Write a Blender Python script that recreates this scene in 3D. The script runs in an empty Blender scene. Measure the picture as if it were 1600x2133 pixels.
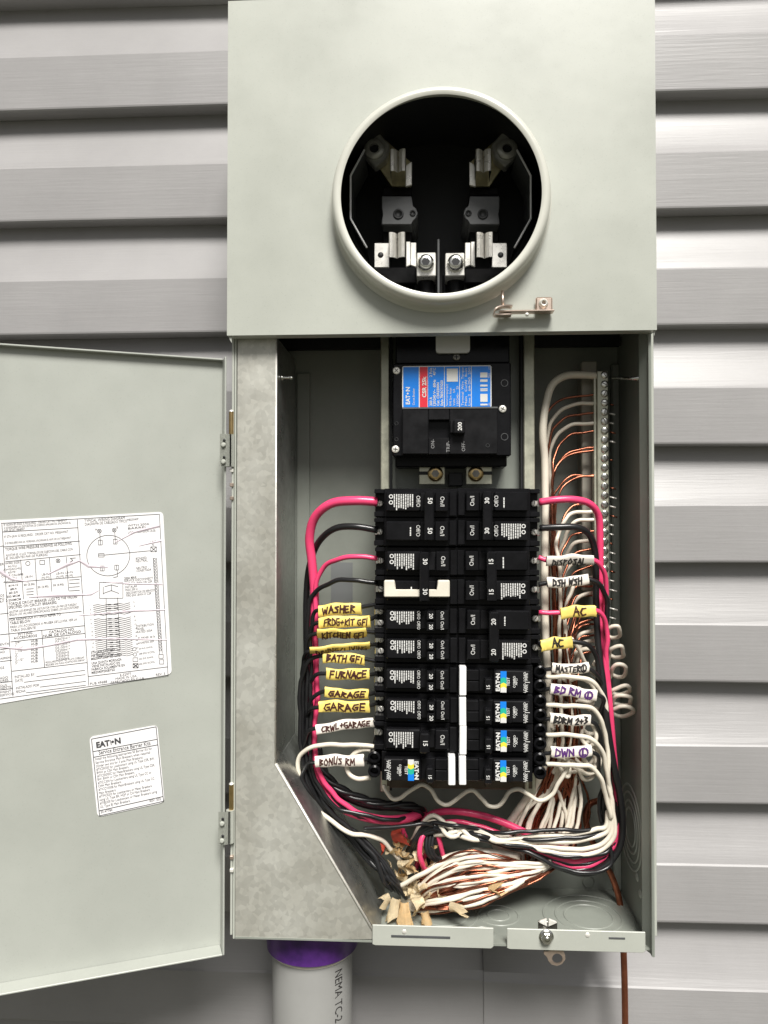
import bpy, bmesh, math, random
from mathutils import Vector, Matrix
R = math.radians
random.seed(7)
scene = bpy.context.scene
col = scene.collection

# ---------------------------------------------------------------- camera
PW, PH, F = 1600.0, 2133.0, 1600.0           # photograph size and focal length in its pixels
DIST = 0.676
PITCH, YAW = 1.0, 3.0
cam_data = bpy.data.cameras.new('camera')
cam = bpy.data.objects.new('camera', cam_data)
col.objects.link(cam)
cam.location = (0, -DIST, 0)
cam.rotation_euler = (R(90 + PITCH), 0, R(YAW))
cam_data.sensor_fit = 'HORIZONTAL'
cam_data.sensor_width = 36.0
cam_data.lens = 36.0 * F / PW
cam_data.clip_start = 0.02
cam_data.clip_end = 400
scene.camera = cam

# ---------------------------------------------------------------- sky, sun, exposure
world = bpy.data.worlds.new('World')
scene.world = world
world.use_nodes = True
SUN_EL, SUN_AZ = 51.0, 12.0
wn, wl = world.node_tree.nodes, world.node_tree.links
wn.clear()
wo = wn.new('ShaderNodeOutputWorld'); bg = wn.new('ShaderNodeBackground')
sky = wn.new('ShaderNodeTexSky'); sky.sky_type = 'NISHITA'; sky.sun_disc = False
sky.sun_elevation = R(SUN_EL); sky.sun_rotation = R(180 - SUN_AZ)
sky.air_density = 1.0; sky.dust_density = 4.0; sky.ozone_density = 0.6
hs = wn.new('ShaderNodeHueSaturation'); hs.inputs['Saturation'].default_value = 0.12   # white overcast
wl.new(sky.outputs[0], hs.inputs['Color']); wl.new(hs.outputs[0], bg.inputs[0]); wl.new(bg.outputs[0], wo.inputs[0])
bg.inputs[1].default_value = 0.05
sd = bpy.data.lights.new('sun', 'SUN'); sun = bpy.data.objects.new('sun', sd); col.objects.link(sun)
sd.energy = 4.8; sd.angle = R(22); sd.color = (1.0, 0.97, 0.92)
sv = Vector((math.sin(R(SUN_AZ)) * math.cos(R(SUN_EL)), -math.cos(R(SUN_AZ)) * math.cos(R(SUN_EL)), math.sin(R(SUN_EL))))
sun.rotation_euler = sv.to_track_quat('Z', 'Y').to_euler()
sun.location = sv * 5
scene.view_settings.view_transform = 'Standard'
scene.view_settings.look = 'None'
scene.view_settings.gamma = 1
scene.view_settings.use_curve_mapping = False
scene.view_settings.exposure = 0.28
scene.render.engine = 'CYCLES'
scene.cycles.max_bounces = 8
scene.cycles.use_denoising = True

# ---------------------------------------------------------------- measuring helpers
CR = cam.rotation_euler.to_matrix()
CP = Vector(cam.location)
def ray(px, py):
    return CR @ Vector(((px - PW / 2) / F, -(py - PH / 2) / F, -1.0))
def at(px, py, Y=0.0):
    d = ray(px, py)
    return CP + d * ((Y - CP.y) / d.y)
def on_plane(px, py, o, n):
    d = ray(px, py)
    return CP + d * ((o - CP).dot(n) / d.dot(n))
def X(px, Y=0.0, py=1300): return at(px, py, Y).x
def Z(py, Y=0.0, px=940): return at(px, py, Y).z
def mpp(Y=0.0): return (DIST + Y) / F        # metres per photo pixel at that depth

# ---------------------------------------------------------------- materials
MATS = {}
def mat(name, color, rough=0.5, metal=0.0, bump=0.0, bscale=200.0, bstretch=(1, 1, 1), var=0.0, vscale=20.0,
        rvar=0.0, spec=0.5, coat=0.0, vcol=None, dirt=0.0, spangle=0.0):
    m = bpy.data.materials.new(name); m.use_nodes = True
    n, l = m.node_tree.nodes, m.node_tree.links
    b = n['Principled BSDF']
    b.inputs['Base Color'].default_value = (*color, 1)
    b.inputs['Roughness'].default_value = rough
    b.inputs['Metallic'].default_value = metal
    b.inputs['Specular IOR Level'].default_value = spec
    b.inputs['Coat Weight'].default_value = coat
    tc = n.new('ShaderNodeTexCoord')
    geo = n.new('ShaderNodeNewGeometry')
    if var > 0 or rvar > 0:
        nz = n.new('ShaderNodeTexNoise'); nz.inputs['Scale'].default_value = vscale; nz.inputs['Detail'].default_value = 6
        nz.inputs['Roughness'].default_value = 0.65
        l.new(geo.outputs['Position'], nz.inputs['Vector'])
        if var > 0:
            mx = n.new('ShaderNodeMix'); mx.data_type = 'RGBA'
            c2 = vcol if vcol else tuple(max(0, c * (1 - var)) for c in color)
            c1 = tuple(min(1, c * (1 + var * 0.5)) for c in color)
            cr = n.new('ShaderNodeValToRGB'); cr.color_ramp.elements[0].position = 0.35; cr.color_ramp.elements[1].position = 0.65
            l.new(nz.outputs['Fac'], cr.inputs['Fac'])
            l.new(cr.outputs['Color'], mx.inputs['Factor'])
            mx.inputs['A'].default_value = (*c2, 1); mx.inputs['B'].default_value = (*c1, 1)
            last = mx.outputs['Result']
            if dirt > 0:
                n2 = n.new('ShaderNodeTexNoise'); n2.inputs['Scale'].default_value = 900; n2.inputs['Detail'].default_value = 2
                l.new(geo.outputs['Position'], n2.inputs['Vector'])
                r2 = n.new('ShaderNodeValToRGB'); r2.color_ramp.elements[0].position = 0.30; r2.color_ramp.elements[1].position = 0.36
                r2.color_ramp.elements[0].color = (1 - dirt, 1 - dirt, 1 - dirt, 1)
                l.new(n2.outputs['Fac'], r2.inputs['Fac'])
                m2 = n.new('ShaderNodeMix'); m2.data_type = 'RGBA'; m2.blend_type = 'MULTIPLY'; m2.inputs['Factor'].default_value = 1
                l.new(last, m2.inputs['A']); l.new(r2.outputs['Color'], m2.inputs['B']); last = m2.outputs['Result']
            if spangle > 0:
                vo = n.new('ShaderNodeTexVoronoi'); vo.inputs['Scale'].default_value = 230
                l.new(geo.outputs['Position'], vo.inputs['Vector'])
                ms = n.new('ShaderNodeMapRange'); ms.inputs['To Min'].default_value = 1 - spangle; ms.inputs['To Max'].default_value = 1 + spangle * .5
                sp = n.new('ShaderNodeSeparateColor'); l.new(vo.outputs['Color'], sp.inputs['Color']); l.new(sp.outputs['Red'], ms.inputs['Value'])
                m3 = n.new('ShaderNodeMix'); m3.data_type = 'RGBA'; m3.blend_type = 'MULTIPLY'; m3.inputs['Factor'].default_value = 1
                l.new(last, m3.inputs['A']); l.new(ms.outputs['Result'], m3.inputs['B']); last = m3.outputs['Result']
            l.new(last, b.inputs['Base Color'])
        if rvar > 0:
            mr = n.new('ShaderNodeMapRange'); mr.inputs['From Min'].default_value = 0.3; mr.inputs['From Max'].default_value = 0.7
            mr.inputs['To Min'].default_value = max(0.03, rough - rvar); mr.inputs['To Max'].default_value = min(1, rough + rvar)
            l.new(nz.outputs['Fac'], mr.inputs['Value']); l.new(mr.outputs['Result'], b.inputs['Roughness'])
    if bump > 0:
        mp = n.new('ShaderNodeMapping'); mp.inputs['Scale'].default_value = bstretch
        l.new(geo.outputs['Position'], mp.inputs['Vector'])
        nb = n.new('ShaderNodeTexNoise'); nb.inputs['Scale'].default_value = bscale; nb.inputs['Detail'].default_value = 4
        l.new(mp.outputs['Vector'], nb.inputs['Vector'])
        bp = n.new('ShaderNodeBump'); bp.inputs['Strength'].default_value = bump; bp.inputs['Distance'].default_value = 0.001
        l.new(nb.outputs['Fac'], bp.inputs['Height']); l.new(bp.outputs['Normal'], b.inputs['Normal'])
    MATS[name] = m
    return m
mat('siding', (0.300, 0.293, 0.293), 0.40, bump=0.17, bscale=420, bstretch=(0.045, 1, 1), var=0.06, vscale=10, dirt=0.05)
mat('paint', (0.410, 0.425, 0.380), 0.36, var=0.07, vscale=9, rvar=0.10, bump=0.45, bscale=11, dirt=0.10)
mat('paint_in_shade', (0.235, 0.252, 0.222), 0.42, var=0.10, vscale=16, rvar=0.08, bump=0.05, bscale=1500)  # same panel paint, darkened to put the box interior's shade into the colour
mat('paint_door', (0.375, 0.39, 0.355), 0.36, var=0.07, vscale=9, rvar=0.10, bump=0.5, bscale=9, dirt=0.10)
mat('ring_paint_lit', (0.56, 0.56, 0.50), 0.26, var=0.07, vscale=15)  # same grey paint lightened, the ring's highlights put into its colour
mat('galv', (0.50, 0.50, 0.455), 0.42, metal=0.45, var=0.16, vscale=12, vcol=(0.415, 0.405, 0.355), rvar=0.12, bump=0.06, bscale=90, spangle=0.13)
mat('galv_flange', (0.42, 0.43, 0.41), 0.34, metal=0.85, var=0.22, vscale=22, rvar=0.12, bump=0.06, bscale=90, spangle=0.15)
mat('galv_rail', (0.50, 0.50, 0.40), 0.40, metal=0.6, var=0.25, vscale=60, rvar=0.1)
mat('bake', (0.008, 0.008, 0.009), 0.20, var=0.25, vscale=60, rvar=0.08, bump=0.05, bscale=900, spec=0.15)
mat('bake_rough', (0.010, 0.010, 0.011), 0.40, var=0.3, vscale=60, rvar=0.1, spec=0.13)
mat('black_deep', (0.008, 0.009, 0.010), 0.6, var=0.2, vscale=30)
mat('grey_plastic', (0.075, 0.078, 0.080), 0.5, var=0.2, vscale=50)
mat('brown_base', (0.085, 0.060, 0.035), 0.5, var=0.3, vscale=40)
mat('lug_grey', (0.42, 0.42, 0.39), 0.35, metal=0.5, var=0.2, vscale=90)
mat('tin', (0.88, 0.86, 0.80), 0.30, metal=0.40, var=0.15, vscale=80, rvar=0.08)
mat('zinc', (0.74, 0.74, 0.70), 0.25, metal=1.0, var=0.15, vscale=120)
mat('zinc_yellow', (0.62, 0.56, 0.34), 0.35, metal=0.9, var=0.25, vscale=90)
mat('brass', (0.58, 0.42, 0.20), 0.28, metal=1.0, var=0.2, vscale=120)
mat('steel_dark', (0.22, 0.21, 0.19), 0.35, metal=0.9, var=0.3, vscale=60)
mat('latch_steel', (0.62, 0.50, 0.42), 0.34, metal=0.85, var=0.2, vscale=100)
mat('copper', (0.34, 0.125, 0.075), 0.30, metal=1.0, var=0.25, vscale=120, rvar=0.08)
mat('copper_dull', (0.34, 0.12, 0.065), 0.40, metal=0.85, var=0.3, vscale=90)
mat('red_wire', (0.82, 0.065, 0.18), 0.28, var=0.08, vscale=40)
mat('black_wire', (0.014, 0.014, 0.015), 0.28, var=0.2, vscale=60)
mat('white_wire', (0.74, 0.68, 0.57), 0.38, var=0.08, vscale=60)
mat('jacket', (0.80, 0.60, 0.33), 0.5, var=0.22, vscale=90)
mat('jacket_pale', (0.82, 0.70, 0.48), 0.5, var=0.22, vscale=90)
mat('jacket_yellow', (0.80, 0.62, 0.08), 0.5, var=0.15, vscale=90)
mat('jacket_red', (0.62, 0.10, 0.06), 0.5, var=0.2, vscale=90)
mat('paper', (0.80, 0.79, 0.80), 0.5, var=0.03, vscale=30)
mat('paper_crease', (0.60, 0.53, 0.58), 0.5, var=0.2, vscale=120)
mat('tag_yellow', (0.86, 0.66, 0.16), 0.5, var=0.12, vscale=80)
mat('tag_white', (0.82, 0.76, 0.68), 0.5, var=0.06, vscale=80)
mat('ink_black', (0.02, 0.018, 0.018), 0.5)
mat('ink_print', (0.05, 0.05, 0.055), 0.6)
mat('ink_brown', (0.055, 0.015, 0.012), 0.5)
mat('ink_purple', (0.09, 0.025, 0.16), 0.5)
mat('print_white', (0.66, 0.66, 0.64), 0.5)
mat('print_grey', (0.25, 0.25, 0.25), 0.5)
mat('label_blue', (0.008, 0.20, 0.72), 0.3)
mat('label_red', (0.68, 0.03, 0.05), 0.3)
mat('stripe_teal', (0.02, 0.42, 0.30), 0.35)
mat('stripe_yellow', (0.80, 0.66, 0.06), 0.35)
mat('flag_white', (0.82, 0.82, 0.82), 0.4)
mat('bone', (0.70, 0.66, 0.56), 0.45, var=0.08, vscale=60)
mat('bar_plastic', (0.34, 0.32, 0.27), 0.5, var=0.1, vscale=60)
mat('pvc', (0.30, 0.30, 0.29), 0.38, var=0.06, vscale=12, rvar=0.06)
mat('purple_primer', (0.075, 0.018, 0.16), 0.35, var=0.35, vscale=40, vcol=(0.035, 0.010, 0.085))
mat('clear_plastic', (0.66, 0.66, 0.64), 0.25)
mat('tape_grey', (0.17, 0.18, 0.18), 0.4)
mat('dirt', (0.075, 0.075, 0.05), 0.9, var=0.4, vscale=3)

# ---------------------------------------------------------------- mesh helpers
def nm(o, parent):
    if parent is not None:
        o.parent = parent
        if parent.type == 'EMPTY':
            o.matrix_parent_inverse = Matrix.Translation(parent.location).inverted()
def obj(name, bm, mats, parent=None, smooth=False):
    me = bpy.data.meshes.new(name)
    bmesh.ops.recalc_face_normals(bm, faces=bm.faces)
    bm.to_mesh(me); bm.free()
    for m in ([mats] if isinstance(mats, str) else mats):
        me.materials.append(MATS[m])
    o = bpy.data.objects.new(name, me); col.objects.link(o)
    if smooth: smooth_by_angle(o)
    nm(o, parent)
    return o
def smooth_by_angle(o, deg=40):
    me = o.data
    me.polygons.foreach_set('use_smooth', [True] * len(me.polygons))
    b = bmesh.new(); b.from_mesh(me)
    for e in b.edges:
        if len(e.link_faces) == 2 and e.calc_face_angle(0) > R(deg): e.smooth = False
    b.to_mesh(me); b.free()
    return o
def tag(o, label, cat=None, group=None, kind=None):
    o['label'] = label
    if cat: o['category'] = cat
    if group: o['group'] = group
    if kind: o['kind'] = kind
    return o
def thing(name, loc, label, cat, group=None):
    o = bpy.data.objects.new(name, None); o.location = loc; o.empty_display_size = 0.02
    col.objects.link(o)
    return tag(o, label, cat, group)
def inst(name, me, parent, loc, rot=None):
    o = bpy.data.objects.new(name, me); col.objects.link(o)
    o.location = loc
    if rot: o.rotation_euler = rot
    nm(o, parent)
    return o
def box(bm, x0, x1, y0, y1, z0, z1, bev=0.0, mi=0, seg=1):
    if x0 > x1: x0, x1 = x1, x0
    if y0 > y1: y0, y1 = y1, y0
    if z0 > z1: z0, z1 = z1, z0
    vs = [bm.verts.new((x, y, z)) for x in (x0, x1) for y in (y0, y1) for z in (z0, z1)]
    idx = ((0, 1, 3, 2), (4, 6, 7, 5), (0, 4, 5, 1), (2, 3, 7, 6), (0, 2, 6, 4), (1, 5, 7, 3))
    fs = [bm.faces.new([vs[i] for i in f]) for f in idx]
    for f in fs: f.material_index = mi
    if bev > 0:
        es = list({e for f in fs for e in f.edges})
        r = bmesh.ops.bevel(bm, geom=es, offset=bev, segments=seg, affect='EDGES', profile=0.5)
        for f in r['faces']: f.material_index = mi
    return vs
def prism(bm, pts, y0, y1, bev=0.0, mi=0):
    """polygon pts (x, z) extruded from y0 to y1"""
    a = [bm.verts.new((p[0], y0, p[1])) for p in pts]
    b = [bm.verts.new((p[0], y1, p[1])) for p in pts]
    fs = [bm.faces.new(a), bm.faces.new(b[::-1])]
    n = len(pts)
    for i in range(n):
        fs.append(bm.faces.new((a[i], b[i], b[(i + 1) % n], a[(i + 1) % n])))
    for f in fs: f.material_index = mi
    if bev > 0:
        bmesh.ops.bevel(bm, geom=list({e for f in fs for e in f.edges}), offset=bev, segments=1, affect='EDGES')
def tube(bm, pts, r, n=10, cap=True, mi=0, rad=None):
    pts = [Vector(p) for p in pts]
    m = len(pts)
    t0 = (pts[1] - pts[0]).normalized()
    ref = Vector((0, 1, 0)) if abs(t0.y) < 0.9 else Vector((1, 0, 0))
    nrm = t0.cross(ref).normalized()
    rings = []
    for i in range(m):
        t = (pts[min(i + 1, m - 1)] - pts[max(i - 1, 0)])
        t = t.normalized() if t.length > 1e-9 else t0
        nrm = (nrm - t * nrm.dot(t))
        nrm = nrm.normalized() if nrm.length > 1e-6 else t.orthogonal().normalized()
        bn = t.cross(nrm)
        rr = rad[i] if rad else r
        rings.append([bm.verts.new(pts[i] + (nrm * math.cos(a) + bn * math.sin(a)) * rr) for a in [2 * math.pi * k / n for k in range(n)]])
    for i in range(m - 1):
        for k in range(n):
            f = bm.faces.new((rings[i][k], rings[i][(k + 1) % n], rings[i + 1][(k + 1) % n], rings[i + 1][k]))
            f.material_index = mi; f.smooth = True
    if cap:
        bm.faces.new(rings[0][::-1]).material_index = mi; bm.faces.new(rings[-1]).material_index = mi
def spline(pts, per=7):
    P = [Vector(p) for p in pts]
    if len(P) < 3: return P
    P = [P[0] * 2 - P[1]] + P + [P[-1] * 2 - P[-2]]
    out = []
    def tj(ti, a, b): return ti + max((b - a).length, 1e-6) ** 0.5
    for i in range(1, len(P) - 2):
        p0, p1, p2, p3 = P[i - 1:i + 3]
        t0 = 0; t1 = tj(t0, p0, p1); t2 = tj(t1, p1, p2); t3 = tj(t2, p2, p3)
        for k in range(per):
            t = t1 + (t2 - t1) * k / per
            A1 = p0 * ((t1 - t) / (t1 - t0)) + p1 * ((t - t0) / (t1 - t0))
            A2 = p1 * ((t2 - t) / (t2 - t1)) + p2 * ((t - t1) / (t2 - t1))
            A3 = p2 * ((t3 - t) / (t3 - t2)) + p3 * ((t - t2) / (t3 - t2))
            B1 = A1 * ((t2 - t) / (t2 - t0)) + A2 * ((t - t0) / (t2 - t0))
            B2 = A2 * ((t3 - t) / (t3 - t1)) + A3 * ((t - t1) / (t3 - t1))
            out.append(B1 * ((t2 - t) / (t2 - t1)) + B2 * ((t - t1) / (t2 - t1)))
    out.append(P[-2])
    return out
def lathe(bm, prof, c, n=96, axis='Y', mi=0, a0=0.0, a1=2 * math.pi):
    """prof list of (r, h): revolve around the axis through c"""
    full = abs(a1 - a0 - 2 * math.pi) < 1e-6
    cnt = n if full else n + 1
    rings = []
    for k in range(cnt):
        a = a0 + (a1 - a0) * k / n
        if axis == 'Y':
            rings.append([bm.verts.new((c[0] + r * math.cos(a), c[1] + h, c[2] + r * math.sin(a))) for r, h in prof])
        elif axis == 'Z':
            rings.append([bm.verts.new((c[0] + r * math.cos(a), c[1] + r * math.sin(a), c[2] + h)) for r, h in prof])
        else:
            rings.append([bm.verts.new((c[0] + h, c[1] + r * math.cos(a), c[2] + r * math.sin(a))) for r, h in prof])
    for k in range(n if full else n):
        A, B = rings[k], rings[(k + 1) % cnt]
        for i in range(len(prof) - 1):
            f = bm.faces.new((A[i], A[i + 1], B[i + 1], B[i])); f.material_index = mi; f.smooth = True
    bmesh.ops.remove_doubles(bm, verts=[v for r in rings for v in r], dist=1e-7)
def NB(): return bmesh.new()

# text ----------------------------------------------------------------
TEXTS = {}
def text_geo(s, bold=0.0):
    k = (s, bold)
    if k not in TEXTS:
        cu = bpy.data.curves.new('t', 'FONT'); cu.body = s; cu.size = 1; cu.resolution_u = 2; cu.offset = bold
        o = bpy.data.objects.new('t', cu); col.objects.link(o)
        me = bpy.data.meshes.new_from_object(o)
        TEXTS[k] = ([tuple(v.co[:2]) for v in me.vertices], [tuple(p.vertices) for p in me.polygons])
        bpy.data.objects.remove(o); bpy.data.curves.remove(cu); bpy.data.meshes.remove(me)
    return TEXTS[k]
def put_text(bm, s, o, right, up, size, align='L', bold=0.0, width=None, mi=0, shear=0.0, warp=None):
    vs, fs = text_geo(s, bold)
    if not vs: return
    x0 = min(v[0] for v in vs); x1 = max(v[0] for v in vs)
    sx = size if width is None else width / max(x1 - x0, 1e-6)
    off = {'L': -x0, 'C': -(x0 + x1) / 2, 'R': -x1}[align]
    o = Vector(o); right = Vector(right); up = Vector(up)
    nv = []
    for x, y in vs:
        p = o + right * ((x + off) * sx + y * size * shear) + up * (y * size)
        nv.append(bm.verts.new(warp(p) if warp else p))
    for f in fs:
        try: bm.faces.new([nv[i] for i in f]).material_index = mi
        except ValueError: pass

def quad(bm, o, right, up, x0, x1, y0, y1, mi=0):
    o = Vector(o); right = Vector(right); up = Vector(up)
    f = bm.faces.new([bm.verts.new(o + right * x + up * y) for x, y in ((x0, y0), (x1, y0), (x1, y1), (x0, y1))])
    f.material_index = mi
    return f
class PB:
    """flat print: keeps face orientation towards the viewer"""
def pobj(name, bm, mats, parent):
    me = bpy.data.meshes.new(name); bm.to_mesh(me); bm.free()
    for m in ([mats] if isinstance(mats, str) else mats): me.materials.append(MATS[m])
    o = bpy.data.objects.new(name, me); col.objects.link(o); nm(o, parent)
    return o
# handwriting strokes on a unit-high grid
HW = {'A': [[(0, 0), (.35, 1), (.7, 0)], [(.14, .38), (.6, .42)]], 'B': [[(.05, 0), (.08, 1), (.55, .85), (.1, .53), (.62, .3), (.02, 0)]],
 'C': [[(.65, .9), (.2, .85), (.02, .4), (.25, .02), (.65, .15)]], 'D': [[(.05, 0), (.1, 1), (.6, .7), (.6, .25), (.02, 0)]],
 'E': [[(.6, .98), (.08, .95), (.05, .03), (.6, .05)], [(.06, .5), (.5, .52)]], 'F': [[(.6, 1), (.08, .96), (.05, 0)], [(.07, .52), (.5, .55)]],
 'G': [[(.6, .92), (.15, .85), (.02, .35), (.3, .02), (.62, .12), (.62, .45), (.35, .45)]], 'H': [[(.05, 1), (.04, 0)], [(.6, 1), (.58, 0)], [(.05, .5), (.6, .52)]],
 'I': [[(.1, 1), (.08, 0)]], 'J': [[(.4, 1), (.4, .1), (.1, .1)]], 'K': [[(.05, 1), (.05, 0)], [(.6, .95), (.08, .48), (.62, 0)]], 'L': [[(.1, 1), (.06, .04), (.55, .06)]],
 'M': [[(.02, 0), (.1, 1), (.38, .35), (.68, 1), (.74, 0)]], 'N': [[(.04, 0), (.08, 1), (.58, .04), (.62, 1)]],
 'O': [[(.35, 1), (.05, .65), (.12, .12), (.5, .05), (.66, .55), (.35, 1)]], 'P': [[(.08, 0), (.1, 1), (.6, .8), (.1, .48)]],
 'R': [[(.06, 0), (.08, 1), (.6, .78), (.1, .5), (.62, 0)]], 'S': [[(.58, .92), (.12, .82), (.5, .45), (.5, .1), (.05, .06)]],
 'T': [[(0, .96), (.66, 1)], [(.34, .98), (.32, 0)]], 'U': [[(.05, 1), (.08, .12), (.5, .05), (.6, 1)]], 'V': [[(.02, 1), (.32, 0), (.64, 1)]],
 'W': [[(.02, 1), (.18, .02), (.4, .7), (.6, .02), (.78, 1)]], 'X': [[(0, 0), (.6, 1)], [(0, 1), (.6, 0)]], 'Y': [[(0, 1), (.3, .5), (.6, 1)], [(.3, .5), (.28, 0)]],
 '+': [[(.05, .5), (.55, .5)], [(.3, .75), (.3, .22)]], '/': [[(.0, 0), (.5, 1)]], '2': [[(.05, .8), (.35, 1), (.5, .7), (.05, .05), (.6, .05)]],
 '3': [[(.05, .95), (.5, .85), (.2, .55), (.55, .3), (.05, .03)]],
 '@': [[(.5 + .52 * math.cos(a), .5 + .62 * math.sin(a)) for a in [k * math.pi / 6 + .4 for k in range(13)]], [(.42, .85), (.38, .18), (.7, .2)]]}
def handwrite(bm, s, o, right, up, h, width, sw, rnd):
    adv = [{'@': 1.35, ' ': .5, 'I': .32, 'M': .95, 'W': 1.0}.get(c, .84) for c in s]
    tot = sum(adv); sx = width / tot; x = 0
    o = Vector(o); right = Vector(right); up = Vector(up)
    for c, a in zip(s, adv):
        jx, jy, jr, js = rnd.uniform(-.03, .03), rnd.uniform(-.06, .06), rnd.uniform(-.09, .09), rnd.uniform(.9, 1.1)
        for st in HW.get(c, []):
            pp = []
            for (u, v) in st:
                u2 = u + jx + jr * v + rnd.uniform(-.02, .02); v2 = v * js + jy + rnd.uniform(-.02, .02)
                pp.append(((x + u2) * sx + v * h * .1, v2 * h))
            for i in range(len(pp) - 1):
                d = Vector((pp[i + 1][0] - pp[i][0], pp[i + 1][1] - pp[i][1]))
                if d.length < 1e-7: continue
                d.normalize(); nrm = Vector((-d.y, d.x)); e = d * sw * .5; w = nrm * sw * .5 * rnd.uniform(.8, 1.2)
                c0 = Vector(pp[i]) - e; c1 = Vector(pp[i + 1]) + e
                for k in range(4):
                    ca, cb = c0.lerp(c1, k / 4), c0.lerp(c1, (k + 1) / 4)
                    q = [ca - w, cb - w, cb + w, ca + w]
                    bm.faces.new([bm.verts.new(o + right * p.x + up * p.y) for p in q])
        x += a

# screw meshes, head facing -Y, origin at the head's seat
def screw_mesh(name, r, h, m, kind='slot', md='steel_dark'):
    bm = NB()
    if kind == 'hex':
        prism(bm, [(r * math.cos(a), r * math.sin(a)) for a in [k * math.pi / 3 for k in range(6)]], -h, 0, r * .12)
        lathe(bm, [(0, -h * 1.05), (r * .45, -h * 1.05), (r * .45, -h * .9)], (0, 0, 0), 12)
    else:
        lathe(bm, [(0, -h), (r * .6, -h), (r * .92, -h * .8), (r, -h * .45), (r, .0005)], (0, 0, 0), 18)
    if kind == 'slot': box(bm, -r * .78, r * .78, -h - .0001, -h * .4, -r * .14, r * .14, mi=1)
    if kind == 'cross':
        box(bm, -r * .6, r * .6, -h - .0001, -h * .4, -r * .13, r * .13, mi=1)
        box(bm, -r * .13, r * .13, -h - .00015, -h * .4, -r * .6, r * .6, mi=1)
    if kind == 'socket':
        prism(bm, [(r * .5 * math.cos(a), r * .5 * math.sin(a)) for a in [k * math.pi / 3 for k in range(6)]], -h - .0001, -h * .4, mi=1)
    me = bpy.data.meshes.new(name); bmesh.ops.recalc_face_normals(bm, faces=bm.faces); bm.to_mesh(me); bm.free()
    me.materials.append(MATS[m]); me.materials.append(MATS[md])
    return me

# ================================================================ ground
bm = NB()
zg = -1.35
vs = [bm.verts.new(p) for p in ((-120, -200, zg), (120, -200, zg), (120, 0.3, zg), (-120, 0.3, zg))]
bm.faces.new(vs)
g = obj('ground', bm, 'dirt'); g['kind'] = 'structure'; g['label'] = 'bare brown ground in front of the wall'

# ================================================================ siding wall
YS = 0.114
laps = (187, 1924)
zl0 = at(1480, laps[0], YS).z; zl1 = at(1480, laps[1], YS).z
CH = (zl0 - zl1) / 7.0
wall = thing('siding_wall', (0, YS + .02, zl1 - 3 * CH), 'grey vinyl dutch lap siding wall behind the electrical panel', 'wall')
prof = [(0.0190, -0.001), (0.0016, -0.001), (0.0004, 0.0004), (0.0, 0.002), (-0.0002, CH * .25), (0.0, CH * .47), (0.0012, CH * .485)]
for k in range(1, 11):
    t = k / 10
    prof.append((0.0012 + 0.0178 * math.sin(t * math.pi / 2), CH * (.485 + .535 * t)))
xseam = at(1008, 2050, YS).x
def course(z0, x0, x1, dy=0.0):
    bm = NB()
    n = 24
    rows = []
    for i in range(n + 1):
        x = x0 + (x1 - x0) * i / n
        wav = 0.0011 * math.sin(x * 5.1 + z0 * 31) + 0.0004 * math.sin(x * 13 + z0 * 57)
        rows.append([bm.verts.new((x, YS + dy + y + (wav if j < 7 else wav * .4), z0 + z + wav * .8)) for j, (y, z) in enumerate(prof)])
    for i in range(n):
        for j in range(len(prof) - 1):
            f = bm.faces.new((rows[i][j], rows[i + 1][j], rows[i + 1][j + 1], rows[i][j + 1])); f.smooth = j > 6
    if True:                                   # cut ends show the sheet's thickness
        for s, row in ((0, rows[0]), (1, rows[-1])):
            b = [bm.verts.new(v.co + Vector((0, 0.0014, 0))) for v in row]
            for j in range(len(row) - 1): bm.faces.new((row[j], row[j + 1], b[j + 1], b[j]))
    return obj('siding_course', bm, 'siding', wall)
for i in range(-5, 14):
    z0 = zl0 - i * CH
    if i >= 7:
        course(z0, -1.7, xseam + 0.02)
        course(z0, xseam, 1.7, -0.0022)
    else:
        course(z0, -1.7, 1.7)
bm = NB(); box(bm, -1.7, 1.7, YS + .022, YS + .03, zl0 - 14 * CH, zl0 + 6 * CH)
obj('wall_sheathing', bm, 'black_deep', wall)

# ================================================================ electrical panel enclosure
YB = 0.108
YC = -0.014
XL, XR = X(487.5), X(1357)
ZB = Z(1968)
ZC = Z(693, YC, 920)
ZT = Z(-14, YC, 920)
CXL, CXR = X(474, YC, 350), X(1366.5, YC, 350)
panel = thing('electrical_panel', (0, YB, ZB), 'open grey steel meter socket and breaker panel box mounted on the siding', 'electrical panel')
T = 0.0016
bm = NB(); box(bm, XL + T, XR - T, YB - T, YB, ZB + T, ZT - .004); obj('back_panel', bm, 'paint_in_shade', panel)
bm = NB(); box(bm, XL, XL + T, -0.001, YB, ZB, ZC + .02, 0.0004)
box(bm, XL - .0022, XL - .0002, -0.002, 0.010, ZB + .004, ZC + .01, 0.0004); obj('side_wall', bm, 'paint', panel)
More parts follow.
